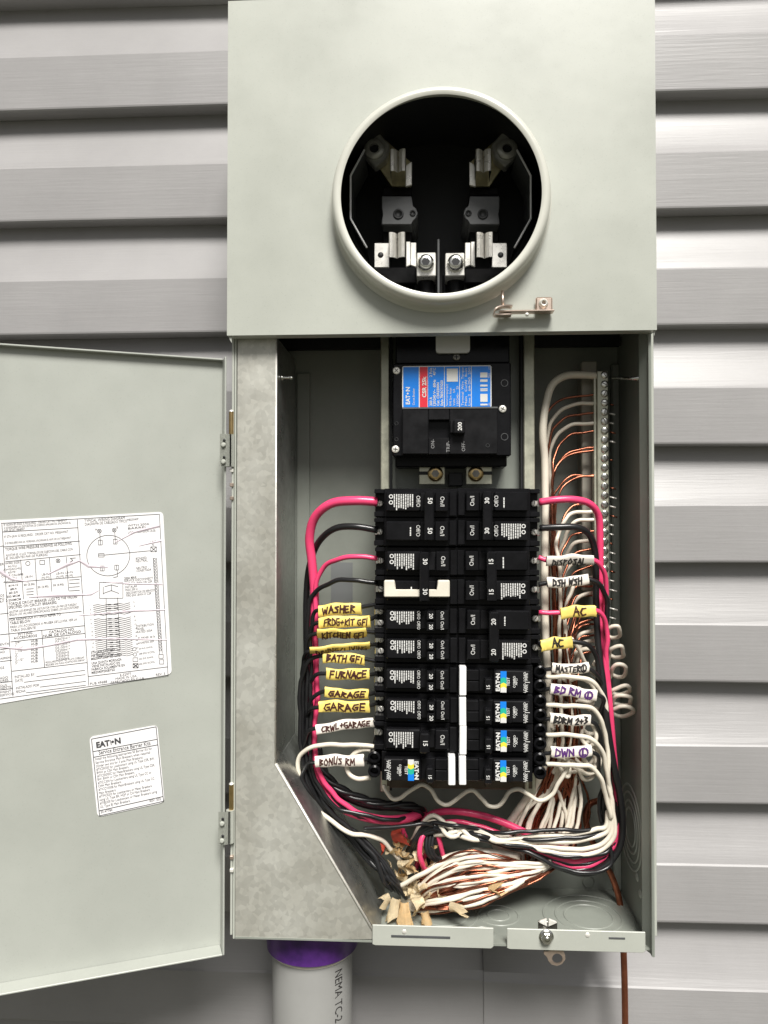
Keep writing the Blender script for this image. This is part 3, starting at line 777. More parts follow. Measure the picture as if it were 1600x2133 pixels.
# stickers on the door
O0 = D(0, 0, .0002)
def dpt(px, py, lift=.0003):
    p = on_plane(px, py, O0 + dn * lift, dn); return p
def uv(p): return Vector(((p - O0).dot(-du), p.z))           # u grows to the right on the picture
class Sticker:
    def __init__(s, TL, TR, BR, BL, name, label):
        tl, tr, brr, bl = [uv(dpt(*q)) for q in (TL, TR, BR, BL)]
        s.o = bl; s.r = ((brr - bl) + (tr - tl)).normalized(); s.u = Vector((-s.r.y, s.r.x))
        s.w = ((brr - bl).length + (tr - tl).length) / 2; s.h = ((tl - bl).length + (tr - brr).length) / 2
        s.q = (tl, tr, brr, bl); s.name = name; s.label = label
    def W(s, a, b, lift): 
        q = s.o + s.r * a + s.u * b
        return O0 + dn * lift - du * q.x + Vector((0, 0, q.y))
    def local(s, px, py):
        q = uv(dpt(px, py)) - s.o; return q.dot(s.r), q.dot(s.u)
    def axes(s):
        return -du * s.r.x + Vector((0, 0, s.r.y)), -du * s.u.x + Vector((0, 0, s.u.y))
    def build(s, x0, bumps=False):
        bm = NB(); rr = .004; pts = []
        C = [Vector(((c - s.o).dot(s.r), (c - s.o).dot(s.u))) for c in s.q]
        if x0 < 0:
            C[0] = C[0] + (C[0] - C[1]).normalized() * -x0; C[3] = C[3] + (C[3] - C[2]).normalized() * -x0
        for i in range(4):
            c, p_, n_ = C[i], C[i - 1], C[(i + 1) % 4]
            e0 = c + (p_ - c).normalized() * rr; e1 = c + (n_ - c).normalized() * rr
            for k in range(5):
                t = k / 4; q = e0.lerp(c, t).lerp(c.lerp(e1, t), t); pts.append((q.x, q.y))
        lo = [bm.verts.new(s.W(a, b, .0001)) for a, b in pts]; hi = [bm.verts.new(s.W(a, b, .0004)) for a, b in pts]
        bm.faces.new(hi); bm.faces.new(lo[::-1])
        for i in range(len(pts)): bm.faces.new((lo[i], lo[(i + 1) % len(pts)], hi[(i + 1) % len(pts)], hi[i]))
        s.obj = obj('sticker', bm, 'paper', door); s.obj['label'] = s.label
        s.bm = NB()
    def text(s, px, py, t, hpx, align='L', wpx=None, bold=0.0, shear=0.0):
        a, b = s.local(px, py); r, u = s.axes()
        sc_ = (s.local(px, py - 10)[1] - b) / 10.0
        kx = (s.local(px + 10, py)[0] - a) / 10.0
        put_text(s.bm, t, s.W(a, b, .0006), r, u, hpx * sc_ / .72, align, bold, None if wpx is None else wpx * kx, shear=shear)
    def line(s, p, q, tpx=1.1):
        a = Vector(s.local(*p)); b = Vector(s.local(*q)); d = (b - a)
        if d.length < 1e-7: return
        d.normalize(); n = Vector((-d.y, d.x)) * (tpx * .5 * mpp(-.04))
        s.bm.faces.new([s.bm.verts.new(s.W(v.x, v.y, .0006)) for v in (a - n, b - n, b + n, a + n)])
    def circle(s, px, py, rpx, tpx=1.0, n=28, fill=False):
        a, b = s.local(px, py); k = mpp(-.04); r0 = (rpx - tpx / 2) * k; r1 = (rpx + tpx / 2) * k
        if fill: r0 = 0.00001
        for i in range(n):
            t0, t1 = 2 * math.pi * i / n, 2 * math.pi * (i + 1) / n
            s.bm.faces.new([s.bm.verts.new(s.W(a + rr * math.cos(t), b + rr * math.sin(t), .0006)) for rr, t in ((r0, t0), (r1, t0), (r1, t1), (r0, t1))])
    def rect(s, x0, y0, x1, y1, t=1.0):
        for p, q in (((x0, y0), (x1, y0)), ((x1, y0), (x1, y1)), ((x1, y1), (x0, y1)), ((x0, y1), (x0, y0))): s.line(p, q, t)
    def done(s, m='ink_print'): pobj('printed_text', s.bm, m, s.obj)
    def crease(s, pts, wpx):
        a = [Vector(s.local(*p)) for p in pts]; k = mpp(-.04); bm = NB(); prev = None
        for i, p in enumerate(a):
            d = (a[min(i + 1, len(a) - 1)] - a[max(i - 1, 0)]).normalized(); n = Vector((-d.y, d.x)); w = wpx[i] * k * .5
            cur = (bm.verts.new(s.W(p.x - n.x * w, p.y - n.y * w, .00042)), bm.verts.new(s.W(p.x, p.y, .00062 + .00012 * wpx[i] ** .5)), bm.verts.new(s.W(p.x + n.x * w, p.y + n.y * w, .00045)))
            if prev: 
                bm.faces.new((prev[0], cur[0], cur[1], prev[1])); bm.faces.new((prev[1], cur[1], cur[2], prev[2]))
            prev = cur
        obj('paper_wrinkle', bm, 'paper_crease', s.obj)
S1 = Sticker((0, 1084), (340, 1066), (358, 1404), (0, 1466), 'sticker', 'large wrinkled white wiring diagram sticker')
S1.build(-.075)
T1 = S1.text
# the photograph's lines slope with the sheet; y values below are read at the given x
T1(176, 1088, 'TYPICAL WIRING DIAGRAM', 6, wpx=86); T1(177, 1095, 'DIAGRAMA DE CABLEADO TIPICO', 6, wpx=90)
T1(8, 1096, 'IF HORN BY-PASS IS REQUIRED , ORDER CAT NO. MBHBPKIT', 5, wpx=136)
T1(8, 1102, 'SI SE REQUIERE UN DISYUNTOR DE CUERNO APAGARCOS, ENCARGAR EL', 4.6, wpx=144, shear=.2); T1(8, 1107.5, 'NUM. DE CAT. MBHBPKIT', 4.6, wpx=44, shear=.2)
T1(9, 1121, 'IF 5TH JAW IS REQUIRED , ORDER CAT NO. MB5JAWKIT', 5.4, wpx=138); T1(10, 1134, 'SI SE REQUIERE UNA 5A. MORDAZA, ENCARGAR EL NUM. DE CAT MB5JAWKIT', 4.6, wpx=142, shear=.2)
T1(11, 1147, 'TORQUE WIRE PRESSURE SCREW(S) AS FOLLOWS:', 6, wpx=144, bold=.01); T1(12, 1159, 'AJUSTAR EL O LOS TORNILLOS DE SUJECION DEL CABLE CON', 5, wpx=144, shear=.2); T1(12, 1165.5, 'EL SIGUIENTES PAR DE FUERZAS.', 5, wpx=90, shear=.2)
for i, t in enumerate(('WIRE SIZE', 'AL/CU', 'AWG/KCMIL', '60/75°', 'CABLE CALIBRE', 'AL/CU', 'AWG/KCMIL')): T1(26, 1174.5 + i * 6.4, t, 4.4, 'C')
for i, t in enumerate(('#14-10', '#8-4', '#3-2/0', '350 MCM', '2-250MCM')): T1(28, 1221 + i * 7.6, t, 4.6, 'C', bold=.012)
for (x, y) in ((103, 1196), (133, 1194), (152, 1192)): T1(x - 8, y + 2, 'LB-IN', 4.6, 'C'); T1(x - 8, y + 9, '(N-M)', 4.6, 'C')
T1(60, 1203, 'LB-IN', 4.6, 'C'); T1(61, 1219, '20 (2.26)', 4.2, 'C', bold=.012); T1(90, 1224, '35 (3.95)', 4.2, 'C', bold=.012); T1(122, 1220, '35 (3.95)', 4.2, 'C', bold=.012)
for k in range(4): S1.line((144, 1208 + k * 7.6), (166, 1206.5 + k * 7.6)); S1.line((55, 1227 + k * 6), (70, 1226 + k * 6)) if k < 3 else None
S1.circle(58, 1173.5, 4.2); S1.rect(83, 1167, 93, 1175.5); S1.circle(121, 1168, 4); S1.line((118, 1165), (124, 1171)); S1.line((124, 1165), (118, 1171))
S1.line((146, 1163), (158, 1162)); S1.line((146, 1171), (158, 1170)); S1.line((146, 1163), (152, 1167)); S1.line((152, 1167), (146, 1171))
for p, q in (((43, 1166), (49, 1248)), ((73, 1164), (78, 1246)), ((103, 1162), (108, 1232)), ((138, 1160), (143, 1230)), ((11, 1170), (168, 1155)), ((13, 1214), (170, 1201))): S1.line(p, q)
T1(18, 1261, 'TORQUE CIRCUIT BREAKER LUGS TO THE VALUES', 6, wpx=148, bold=.01); T1(18, 1268.5, 'SPECIFIED ON CIRCUIT BREAKERS.', 6, wpx=104, bold=.01)
T1(19, 1277, 'AJUSTAR LOS BORNES DEL DISYUNTOR CON UN PAR DE FUERZAS', 5, wpx=145, shear=.2); T1(19, 1283.5, 'SEGUN LOS VALORES ESPECIFICADOS SOBRE LOS DISYUNTORES', 5, wpx=150, shear=.2)
T1(20, 1294, 'FOR RAINPROOF FITTINGS REFER TO', 6, wpx=110, bold=.01); T1(21, 1301, 'TABLE BELOW:', 6, wpx=44, bold=.01); T1(21, 1309, 'PARA LOS ACCESORIOS A PRUEBA DE LLUVIA, VER LA', 5.4, wpx=144, shear=.2); T1(22, 1316, 'TABLA SIGUIENTE:', 5.4, wpx=54, shear=.2)
T1(53, 1322, 'FITTING', 5.4, 'C', bold=.012); T1(53, 1329, 'ACCESORIOS', 5.4, 'C', bold=.012); T1(129, 1316, 'CATALOG NO.', 5.4, 'C', bold=.012); T1(130, 1322.5, 'NUM. DE CATALOGO', 5.4, 'C', bold=.012)
for i, (a, b) in enumerate((('3/4"', 'DS075H1*'), ('1"', 'DS100H1*'), ('1-1/4"', 'DS125H1*'), ('1-1/2"', 'DS150H1*'), ('2"', 'DS200H1*'), ('2"', 'DS200H2'), ('2-1/2"', 'DS250H2'), ('3"', 'DS300H2'))):
    T1(32, 1341 + i * 6.1, a, 4.8); T1(65, 1338 + i * 6.1, 'HUB', 4.8, bold=.012); T1(131, 1332 + i * 6.0, b, 4.8, 'C')
T1(94, 1382, '*REQUIRES ADAPTER PLATE DSBIGAP', 4.2, wpx=84); T1(94, 1387.5, '*REQUIERE UNA PLACA ADAPTADORA DSBIGAP', 4.2, wpx=84, shear=.2)
for p, q in (((2, 1090), (332, 1071)), ((6, 1108), (163, 1099)), ((8, 1139), (166, 1127)), ((332, 1071), (350, 1407)), ((350, 1407), (0, 1456)), ((161, 1082), (185, 1428)), ((4, 1092), (27, 1450)),
             ((19, 1288), (170, 1273)), ((20, 1320), (177, 1303)), ((22, 1337), (178, 1319)), ((87, 1313), (93, 1391)), ((25, 1398), (181, 1380)), ((184, 1409), (349, 1389)),
             ((0, 1138), (8, 1137)), ((0, 1279), (18, 1277)), ((0, 1322), (20, 1320)), ((0, 1353), (22, 1350)), ((0, 1378), (25, 1375)), ((0, 1422), (26, 1419)), ((0, 1437), (27, 1434))): S1.line(p, q, 1.2)
T1(31, 1413, 'INSTALLED BY:', 6, wpx=43); S1.line((76, 1409), (177, 1396)); T1(32, 1421, 'DATE:', 6, wpx=17); S1.line((50, 1421), (178, 1405)); T1(33, 1436, 'INSTALADO POR:', 5.6, wpx=50, shear=.2); S1.line((83, 1431), (179, 1419)); T1(33, 1444, 'FECHA:', 5.6, wpx=21, shear=.2); S1.line((54, 1443), (179, 1427))
T1(0, 1178, 'ER', 5.4); T1(0, 1243, 'OS', 5); T1(0, 1250, 'PO', 5); T1(0, 1256, 'RY', 5); T1(0, 1345, 'ENTA', 5, shear=.2); T1(0, 1361, 'AD', 5); T1(0, 1374, 'AEREAS.', 4.6, shear=.2); T1(0, 1394, 'GS', 5.4); T1(0, 1415, 'ADO.', 5); T1(0, 1421, 'ORES.', 5); T1(0, 1431, 'OUS', 5); T1(0, 1436, 'NENTE.', 5); T1(0, 1445, 'PMENT', 5); T1(0, 1451, 'SERVICIO', 4.8)
# diagram
S1.circle(226, 1157, 44, 1.1, 60); S1.circle(207, 1106, 4); S1.circle(238, 1104, 4); T1(198, 1105, 'A', 4.6); T1(243, 1101, 'B', 4.6)
for c_ in ((207, 1106), (238, 1104)): S1.line((c_[0] - 2.5, c_[1] - 2.5), (c_[0] + 2.5, c_[1] + 2.5)); S1.line((c_[0] + 2.5, c_[1] - 2.5), (c_[0] - 2.5, c_[1] + 2.5))
S1.line((208, 1110), (209, 1130)); S1.line((239, 1108), (240, 1124))
for (x, y) in ((209, 1130), (240, 1128), (211, 1156), (213, 1184), (243, 1182)):
    if x == 211: S1.rect(x - 6, y - 3, x + 6, y + 4); S1.line((x - 6, y), (x + 6, y))
    else: S1.rect(x - 4, y - 5, x + 4, y + 5); S1.line((x, y - 5), (x, y + 5))
S1.line((218, 1156), (313, 1147)); S1.line((244, 1188), (245, 1201)); S1.line((245, 1201), (236, 1203)); S1.rect(314, 1139, 326, 1149); S1.line((314, 1139), (326, 1149)); S1.line((326, 1139), (314, 1149)); T1(313, 1131, 'LINE', 4.6); T1(317, 1137, 'N', 4.4)
T1(265, 1085, 'MB23040F', 4.6, wpx=24); T1(266, 1097, 'WITH 200A', 4.6, wpx=46); T1(267, 1103, 'BARREL', 4.6, wpx=40); T1(267, 1112, 'LOCK PROVISION (A,B)', 5, wpx=58)
T1(283, 1166, 'BONDED', 5, wpx=23); T1(283, 1171.5, 'NEUTRAL', 5, wpx=25); T1(283, 1186, 'NEUTRO', 5, wpx=23, shear=.2); T1(284, 1191.5, 'CONECTADA', 5, wpx=31, shear=.2)
T1(259, 1207, '200A MAX', 5, wpx=26, bold=.01); T1(259, 1212.5, 'SERVICE DISCONNECT', 5, wpx=61); T1(260, 1219, 'TYPE BW, BWH OR CSR', 5, wpx=58); T1(261, 1225.5, 'INSTALAR', 5, wpx=25); T1(261, 1231.5, 'MAX 200 A', 5, wpx=26, shear=.2); T1(262, 1238, 'DESCONECTOR DE SERVICIO', 5, wpx=61, shear=.2); T1(262, 1244, 'TIPO BW, BWH O CSR', 5, wpx=54, shear=.2)
S1.rect(207, 1213, 256, 1246); S1.line((218, 1222), (232, 1218)); S1.line((232, 1218), (246, 1222)); S1.line((215, 1236), (232, 1230)); S1.line((232, 1230), (248, 1236)); S1.line((232, 1218), (232, 1231)); S1.line((215, 1222), (215, 1238)); S1.line((221, 1247), (222, 1354)); S1.line((245, 1245), (250, 1352))
for k in range(26):
    y0 = 1259 + k * 4.1 + (5 if k > 5 else 0); xo = k * .26
    pts_ = [(194 + xo, y0 + 2), (204 + xo, y0), (214 + xo, y0 + 2.2), (224 + xo, y0 - .3), (236 + xo, y0 + .6), (247 + xo, y0 - 2.6), (258 + xo, y0 - .4), (271 + xo, y0 - 4)]
    for i in range(7): S1.line(pts_[i], pts_[i + 1], 1.0)
    if k % 2 == 0:
        S1.line((224 + xo, y0 + .3), (231 + xo, y0), 2.4); S1.line((237 + xo, y0 - .2), (245 + xo, y0 - 1), 2.4)
        T1(187 + xo, y0 + 4, str(k + 1), 3.4); T1(278 + xo, y0 - 3, str(k + 2), 3.4)
T1(284, 1307, 'DISTRIBUTION', 5, wpx=37); T1(285, 1313, 'PANEL', 5, wpx=16); T1(286, 1319, 'RATED 200A', 5, wpx=32); T1(287, 1332, 'EL PANEL de la', 5, wpx=36, shear=.2); T1(287, 1342, 'ACOMETIDA 200A', 4.6, wpx=34, shear=.2)
for k in range(30): S1.circle(322 + k * .42, 1165 + k * 6.5, 2.4, .9, 10)
S1.line((319, 1162), (332, 1362)); S1.line((326, 1162), (338, 1361)); S1.rect(331, 1363, 340, 1371); S1.rect(332, 1374, 341, 1383)
S1.circle(280, 1352, 3.6); S1.circle(281, 1363, 3.6); S1.rect(277, 1370, 287, 1378); S1.rect(277, 1382, 288, 1391); S1.line((277, 1382), (288, 1391), 2); S1.line((288, 1382), (277, 1391), 2)
for i, t in enumerate(('#14-4 AWG', '#8-250 KCMIL', '#2-2/0 AWG', '#6-300 KCMIL')): T1(290, 1353 + i * 10.6, t, 3.8)
for i, t in enumerate(('5TH JAW FACTORY', 'INSTALLED ON', 'MB2040P200BTSD ONLY')): T1(190, 1362 + i * 6.6, t, 5.2, bold=.012, wpx=(52, 41, 66)[i])
for i, t in enumerate(('UNA QUINTA MORDAZA', 'VIENE INSTALADO EN', 'FABRICA SOLAMENTE EN', 'MB2040P200BTSD')): T1(191, 1384 + i * 6.6, t, 5.2, bold=.012, wpx=(64, 60, 71, 50)[i])
T1(262, 1407, 'E-52977', 5, 'C'); T1(263, 1413, 'MADE IN USA', 5, 'C'); T1(266, 1419, 'FABRICADO EN E.U.A.', 5, 'C', shear=.2); T1(325, 1408, 'REV. 3', 5.2); T1(188, 1427, 'PUB 49688', 5.4)
S1.done()
S1.crease([(100, 1196), (140, 1176), (165, 1168), (185, 1179), (225, 1182)], (3, 9, 5, 9, 2)); S1.crease([(60, 1244), (120, 1240), (190, 1238), (205, 1230)], (3, 9, 5, 2))
S1.crease([(0, 1348), (50, 1352), (105, 1344), (160, 1332), (230, 1330), (348, 1333)], (4, 8, 5, 7, 5, 3)); S1.crease([(165, 1282), (215, 1278), (280, 1272), (344, 1270)], (3, 4, 6, 4)); S1.crease([(240, 1130), (280, 1108), (332, 1095)], (2, 6, 8)); S1.crease([(290, 1137), (336, 1126)], (2, 6)); S1.crease([(215, 1212), (270, 1216), (338, 1217)], (2, 4, 4)); S1.crease([(0, 1190), (25, 1206), (60, 1212)], (9, 7, 2))
S2 = Sticker((186, 1535), (328, 1510), (343, 1671), (203, 1702), 'sticker', 'small white sticker headed Service Entrance Barrier Kits')
S2.build(0.0)
q = .125
def zz(x, y): return (170 + x * q, 1490 + y * q)
for p_, q_ in (((165, 395), (1240, 190)), ((1240, 190), (1365, 1430)), ((1365, 1430), (300, 1672)), ((300, 1672), (165, 395)), ((188, 605), (1260, 397)), ((200, 698), (1270, 490)), ((290, 1590), (1350, 1352))): S2.line(zz(*p_), zz(*q_), 1.5)
S2.text(*zz(248, 542), 'EAT', 12, bold=.05, wpx=29); S2.circle(*zz(518, 440), 2.4, fill=True, n=12); S2.text(*zz(555, 480), 'N', 12, bold=.05, wpx=13)
S2.line(zz(478, 410), zz(495, 495), 1.6); S2.text(*zz(288, 655), 'Service Entrance Barrier Kits', 9, wpx=112, bold=.008)
for (x, y, t, w) in ((230, 750, 'Install the following appropriate SE Barrier Kit for', 123), (235, 810, 'Service Entrance Main Breakers when required', 118), (243, 868, '(Order two kits for 3 pole Main Breakers):', 102), (248, 925, '#TICSR300 for Loadcenters using UL Type CSR, BW,', 126), (255, 980, 'BWH or CSH Main Breakers.', 69),
                     (262, 1035, '#TICSR300C for MeterBreakers using UL Type CSR,', 125), (268, 1090, 'BW, BWH or CSH Main Breakers.', 80), (274, 1148, '#TICC300 for Loadcenters using UL Type CC or', 116), (278, 1203, 'CHH Main Breakers.', 50), (285, 1260, '#TICCV300B for MeterBreakers using UL Type CC', 121), (290, 1318, 'Main Breakers.', 37),
                     (295, 1373, '#TIMCE3/0 for Loadcenters or Meter Breakers', 114), (302, 1428, 'using UL Type BR, HQP or CH Main Breakers.', 110), (308, 1487, '#TIBJ300 for Loadcenters or Meter Breakers using', 124), (312, 1545, 'UL Type BJ Main Breakers.', 65), (320, 1635, '30-47784', 25), (1135, 1450, 'REV. 002', 24)):
    S2.text(*zz(x, y), t, 5.6, wpx=w)
S2.done()

# ================================================================ main breaker
def PX(px, py, Y): v = at(px, py, Y); return v.x, v.z
mb = thing('main_breaker', (X(940, .06, 850), .06, Z(960, .03)), 'large black 200 amp main breaker with blue and red label', 'circuit breaker')
def pbox(bm, x0, y0, x1, y1, Y, Yb, bev=.0006, mi=0):
    a0 = at(x0, y0, Y); a1 = at(x1, y1, Y); box(bm, a0.x, a1.x, Y, Yb, a0.z, a1.z, bev, mi)
MY = .016
bm = NB(); pbox(bm, 818, 757, 1065, 950, MY, .055, .0012); obj('breaker_body', bm, 'bake', mb)
bm = NB(); pbox(bm, 824, 640, 1062, 756, .022, .055, .0012); obj('line_end_cover', bm, 'bake', mb)
bm = NB(); pbox(bm, 824, 948, 1056, 972, .030, .055, .001); obj('load_end_cover', bm, 'bake_rough', mb)
bm = NB()
pbox(bm, 838, 850, 893, 946, MY - .008, MY + .001, .0008); pbox(bm, 936.2, 850, 1037, 946, MY - .008, MY + .001, .0008)
pbox(bm, 893.2, 850, 936, 874, MY - .008, MY + .001, .0004); pbox(bm, 893.2, 912, 936, 946, MY - .008, MY + .001, .0004)
esc = obj('toggle_plate', bm, 'bake_rough', mb)
bm = NB(); pbox(bm, 838, 848.6, 1037, 850.6, MY - .0086, MY - .0070, .0002); obj('plate_rib', bm, 'grey_plastic', mb)
bm = NB(); pbox(bm, 944, 873, 969, 904, MY - .016, MY - .007, .0014); tg = obj('toggle', bm, 'bake_rough', mb)
bm = NB(); pbox(bm, 938, 876, 945, 902, MY - .0125, MY - .007, .0006); obj('toggle_neck', bm, 'bake_rough', mb)
up_r, up_u = Vector((0, 0, 1)), Vector((-1, 0, 0))
bm = NB(); put_text(bm, '200', at(962, 888, MY - .0163), up_r, up_u, 8.5 * mpp() / .72 * 1.0, 'C', .02); pobj('printed_text', bm, 'print_white', tg)
bm = NB()
for px, py, t in ((905, 934, 'ON-'), (937, 942, 'TRIP-'), (969, 940, 'OFF-')): put_text(bm, t, at(px, py, MY - .0083), up_r, up_u, 7.5 * mpp() / .72, 'L')
pobj('raised_lettering', bm, 'print_grey', esc)
bm = NB(); a0 = at(838, 763, MY); a1 = at(1024, 849, MY)
LY = MY - .0004
def rrect(bm, x0, x1, z0, z1, y0, y1, r, mi=0):
    pts = []
    for (cx_, cz_, s0) in ((x1 - r, z1 - r, 0), (x0 + r, z1 - r, 90), (x0 + r, z0 + r, 180), (x1 - r, z0 + r, 270)):
        for k in range(4): a = R(s0 + 30 * k); pts.append((cx_ + r * math.cos(a), cz_ + r * math.sin(a)))
    prism(bm, pts, y0, y1, 0, mi)
rrect(bm, a0.x, a1.x, a1.z, a0.z, LY, MY + .0002, .0016); lb = obj('label', bm, 'print_white', mb)
bm = NB(); L = lambda px, py: at(px, py, LY)
w = a1.x - a0.x; hh = a0.z - a1.z
def lq(bm, fx0, fx1, fz0, fz1, mi=0, y=LY - .0002):
    quad(bm, (a0.x, y, a1.z), (1, 0, 0), (0, 0, 1), w * fx0, w * fx1, hh * fz0, hh * fz1, mi)
for f0, f1, mi in ((.012, .186, 0), (.198, .285, 1), (.290, .470, 0), (.478, .640, 0), (.648, .772, 0), (.780, .988, 0)): lq(bm, f0, f1, .022, .978, mi)
pobj('label_field', bm, ['label_blue', 'label_red'], lb)
bm = NB()
def lt_(t, fx, fz, size, width=None, align='L', bold=0.0): put_text(bm, t, (a0.x + w * fx, LY - .0004, a1.z + hh * fz), up_r, up_u, size * hh, align, bold, None if width is None else width * hh)
lt_('EAT', .085, .09, .135, .22, bold=.03); lt_('N', .085, .40, .135, .10, bold=.03)
lathe(bm, [(0, 0), (.0009, 0)], (a0.x + w * .062, LY - .0004, a1.z + hh * .345), 10)
lt_('Circuit Breaker', .14, .07, .075, .40); lt_('CSR 25k', .268, .25, .13, .50, bold=.03)
lt_('200 A', .335, .05, .085, bold=.02); lt_('2 Pole', .335, .95, .085, align='R', bold=.02); lt_('120/240 V~  60Hz', .375, .05, .085, .62, bold=.02); lt_('40°C', .375, .95, .085, align='R', bold=.02); lt_('Cat. CSR2200N', .415, .05, .085, .55, bold=.02); lt_('Style 7803C97G03', .458, .05, .085, .60, bold=.02)
for i, (t, wd) in enumerate((('Maximum Interrupting Capacity', .52), ('RMS Sym. Amps', .42), ('Volts      kA', .40), ('120/240~   25', .46))): lt_(t, .512 + i * .040, .05, .07, wd)
lq(bm, .50, .625, .62, .93, 0, LY - .0004)
for i, (t, wd) in enumerate((('Terminal  Wire  Torque', .9), ('Main   Cu/Al  lb-in', .88), ('Line 2  #4-250  250', .9))): lt_(t, .688 + i * .038, .05, .075, wd)
z = .05
rb = random.Random(3)
while z < .93:
    t = rb.choice((.012, .02, .03, .045)); 
    if rb.random() < .62: lq(bm, .875, .955, z, min(.95, z + t), 0, LY - .0004)
    z += t
lt_('00', .985, .05, .06); lt_('7803', .985, .70, .06); lt_('CSR', .985, .90, .06)
pobj('printed_text', bm, 'print_white', lb)
ws = screw_mesh('cover_screw', .0034, .0014, 'tin', 'cross')
for px, py in ((826, 772), (824, 936), (1047, 852)):
    p = at(px, py, MY); inst('cover_screw', ws, mb, (p.x, MY + .0001, p.z), (0, random.uniform(0, 1), 0))
dsr = screw_mesh('dark_screw', .0036, .0012, 'steel_dark', 'cross', 'black_deep')
p = at(951, 744, .022); inst('cover_screw', dsr, mb, (p.x, .0221, p.z))
for px, py in ((1051, 910), (1051, 798), (1016, 928), (826, 882), (826, 915)):
    p = at(px, py, MY - (.008 if px == 1016 else 0)); bm = NB(); rr = .0034 if px > 1040 else .0017
    lathe(bm, [(rr * .8, -.0001), (rr * .9, -.0006), (rr, .0002)], (p.x, p.y, p.z), 18); obj('moulded_ring', bm, 'grey_plastic', mb)
bm = NB(); a_ = at(908, 676, .018); b_ = at(979, 735, .018); rrect(bm, a_.x, b_.x, b_.z, a_.z, .0172, .0216, .003); obj('clear_tab', bm, 'clear_plastic', mb)
bsc = screw_mesh('lug_bolt', .0072, .0042, 'brass', 'socket', 'steel_dark')
for cxp, s in ((907, -1), (991, 1)):
    bm = NB(); pbox(bm, cxp - 34, 962, cxp + 20, 1009, .036, .040, .0006) if s < 0 else pbox(bm, cxp - 20, 962, cxp + 34, 1009, .036, .040, .0006)
    o = obj('bus_tab', bm, 'galv_rail', mb)
    bm = NB(); pbox(bm, cxp - 34, 982, cxp - 16, 989, .0356, .0362, .0001) if s < 0 else pbox(bm, cxp + 16, 982, cxp + 34, 989, .0356, .0362, .0001); obj('tab_slot', bm, 'black_deep', o)
    p = at(cxp, 987, .036); inst('lug_bolt', bsc, mb, (p.x, .0361, p.z))
bm = NB(); pbox(bm, 935, 985, 964, 1012, .044, .060, .0006); obj('bus_gap', bm, 'black_deep', mb)

# ================================================================ branch breakers
YBASE, YF = .016, .005
ZR0, ZR1 = Z(1018, YBASE), Z(1627, YBASE)
PIT = (ZR0 - ZR1) / 10.0
def rz(row, f=0.0): return ZR0 - PIT * (row + f)
tsc = screw_mesh('terminal_screw', .0029, .0016, 'tin', 'slot')
down_r, down_u = Vector((0, 0, -1)), Vector((1, 0, 0))
CB_GROUP = 'branch breakers in two columns'
def ux(px, Y, side):
    px = px if side < 0 else 1905 - px
    return X(px, Y, 1320)
def txt(bm, s, px, row, f, side, h, align='C', bold=.015, Y=YF, width=None):
    """text running down (left column) or up (right column); px is the left column's baseline"""
    if side < 0: put_text(bm, s, (ux(px, Y, side), Y - .0003, rz(row, f)), down_r, down_u, h, align, bold, width)
    else: put_text(bm, s, (ux(px, Y, side), Y - .0003, rz(row, f)), up_r, up_u, h, align, bold, width)
HT = .0046
def scribble(bm, px0, px1, row, f0, f1, side, n, Y=YF):
    rnd = random.Random(int(row * 7 + side + 5))
    for i in range(n):
        px = px0 + (px1 - px0) * i / max(n - 1, 1)
        xx = ux(px, Y, side); f = f0
        end = f1 + rnd.uniform(-.10, .06)
        while f < end:
            L_ = rnd.uniform(.03, .10)
            xa, xb = xx - .00052, xx + .00052
            z0, z1 = rz(row, f), rz(row, min(end, f + L_))
            bm.faces.new([bm.verts.new(p) for p in ((xa, Y - .0003, z1), (xb, Y - .0003, z1), (xb, Y - .0003, z0), (xa, Y - .0003, z0))])
            f += L_ + rnd.uniform(.008, .02)
def ul_mark(bm, px, row, f, side, Y=YF):
    lathe(bm, [(.0011, 0), (.0019, 0)], (ux(px, Y, side), Y - .0003, rz(row, f)), 14)
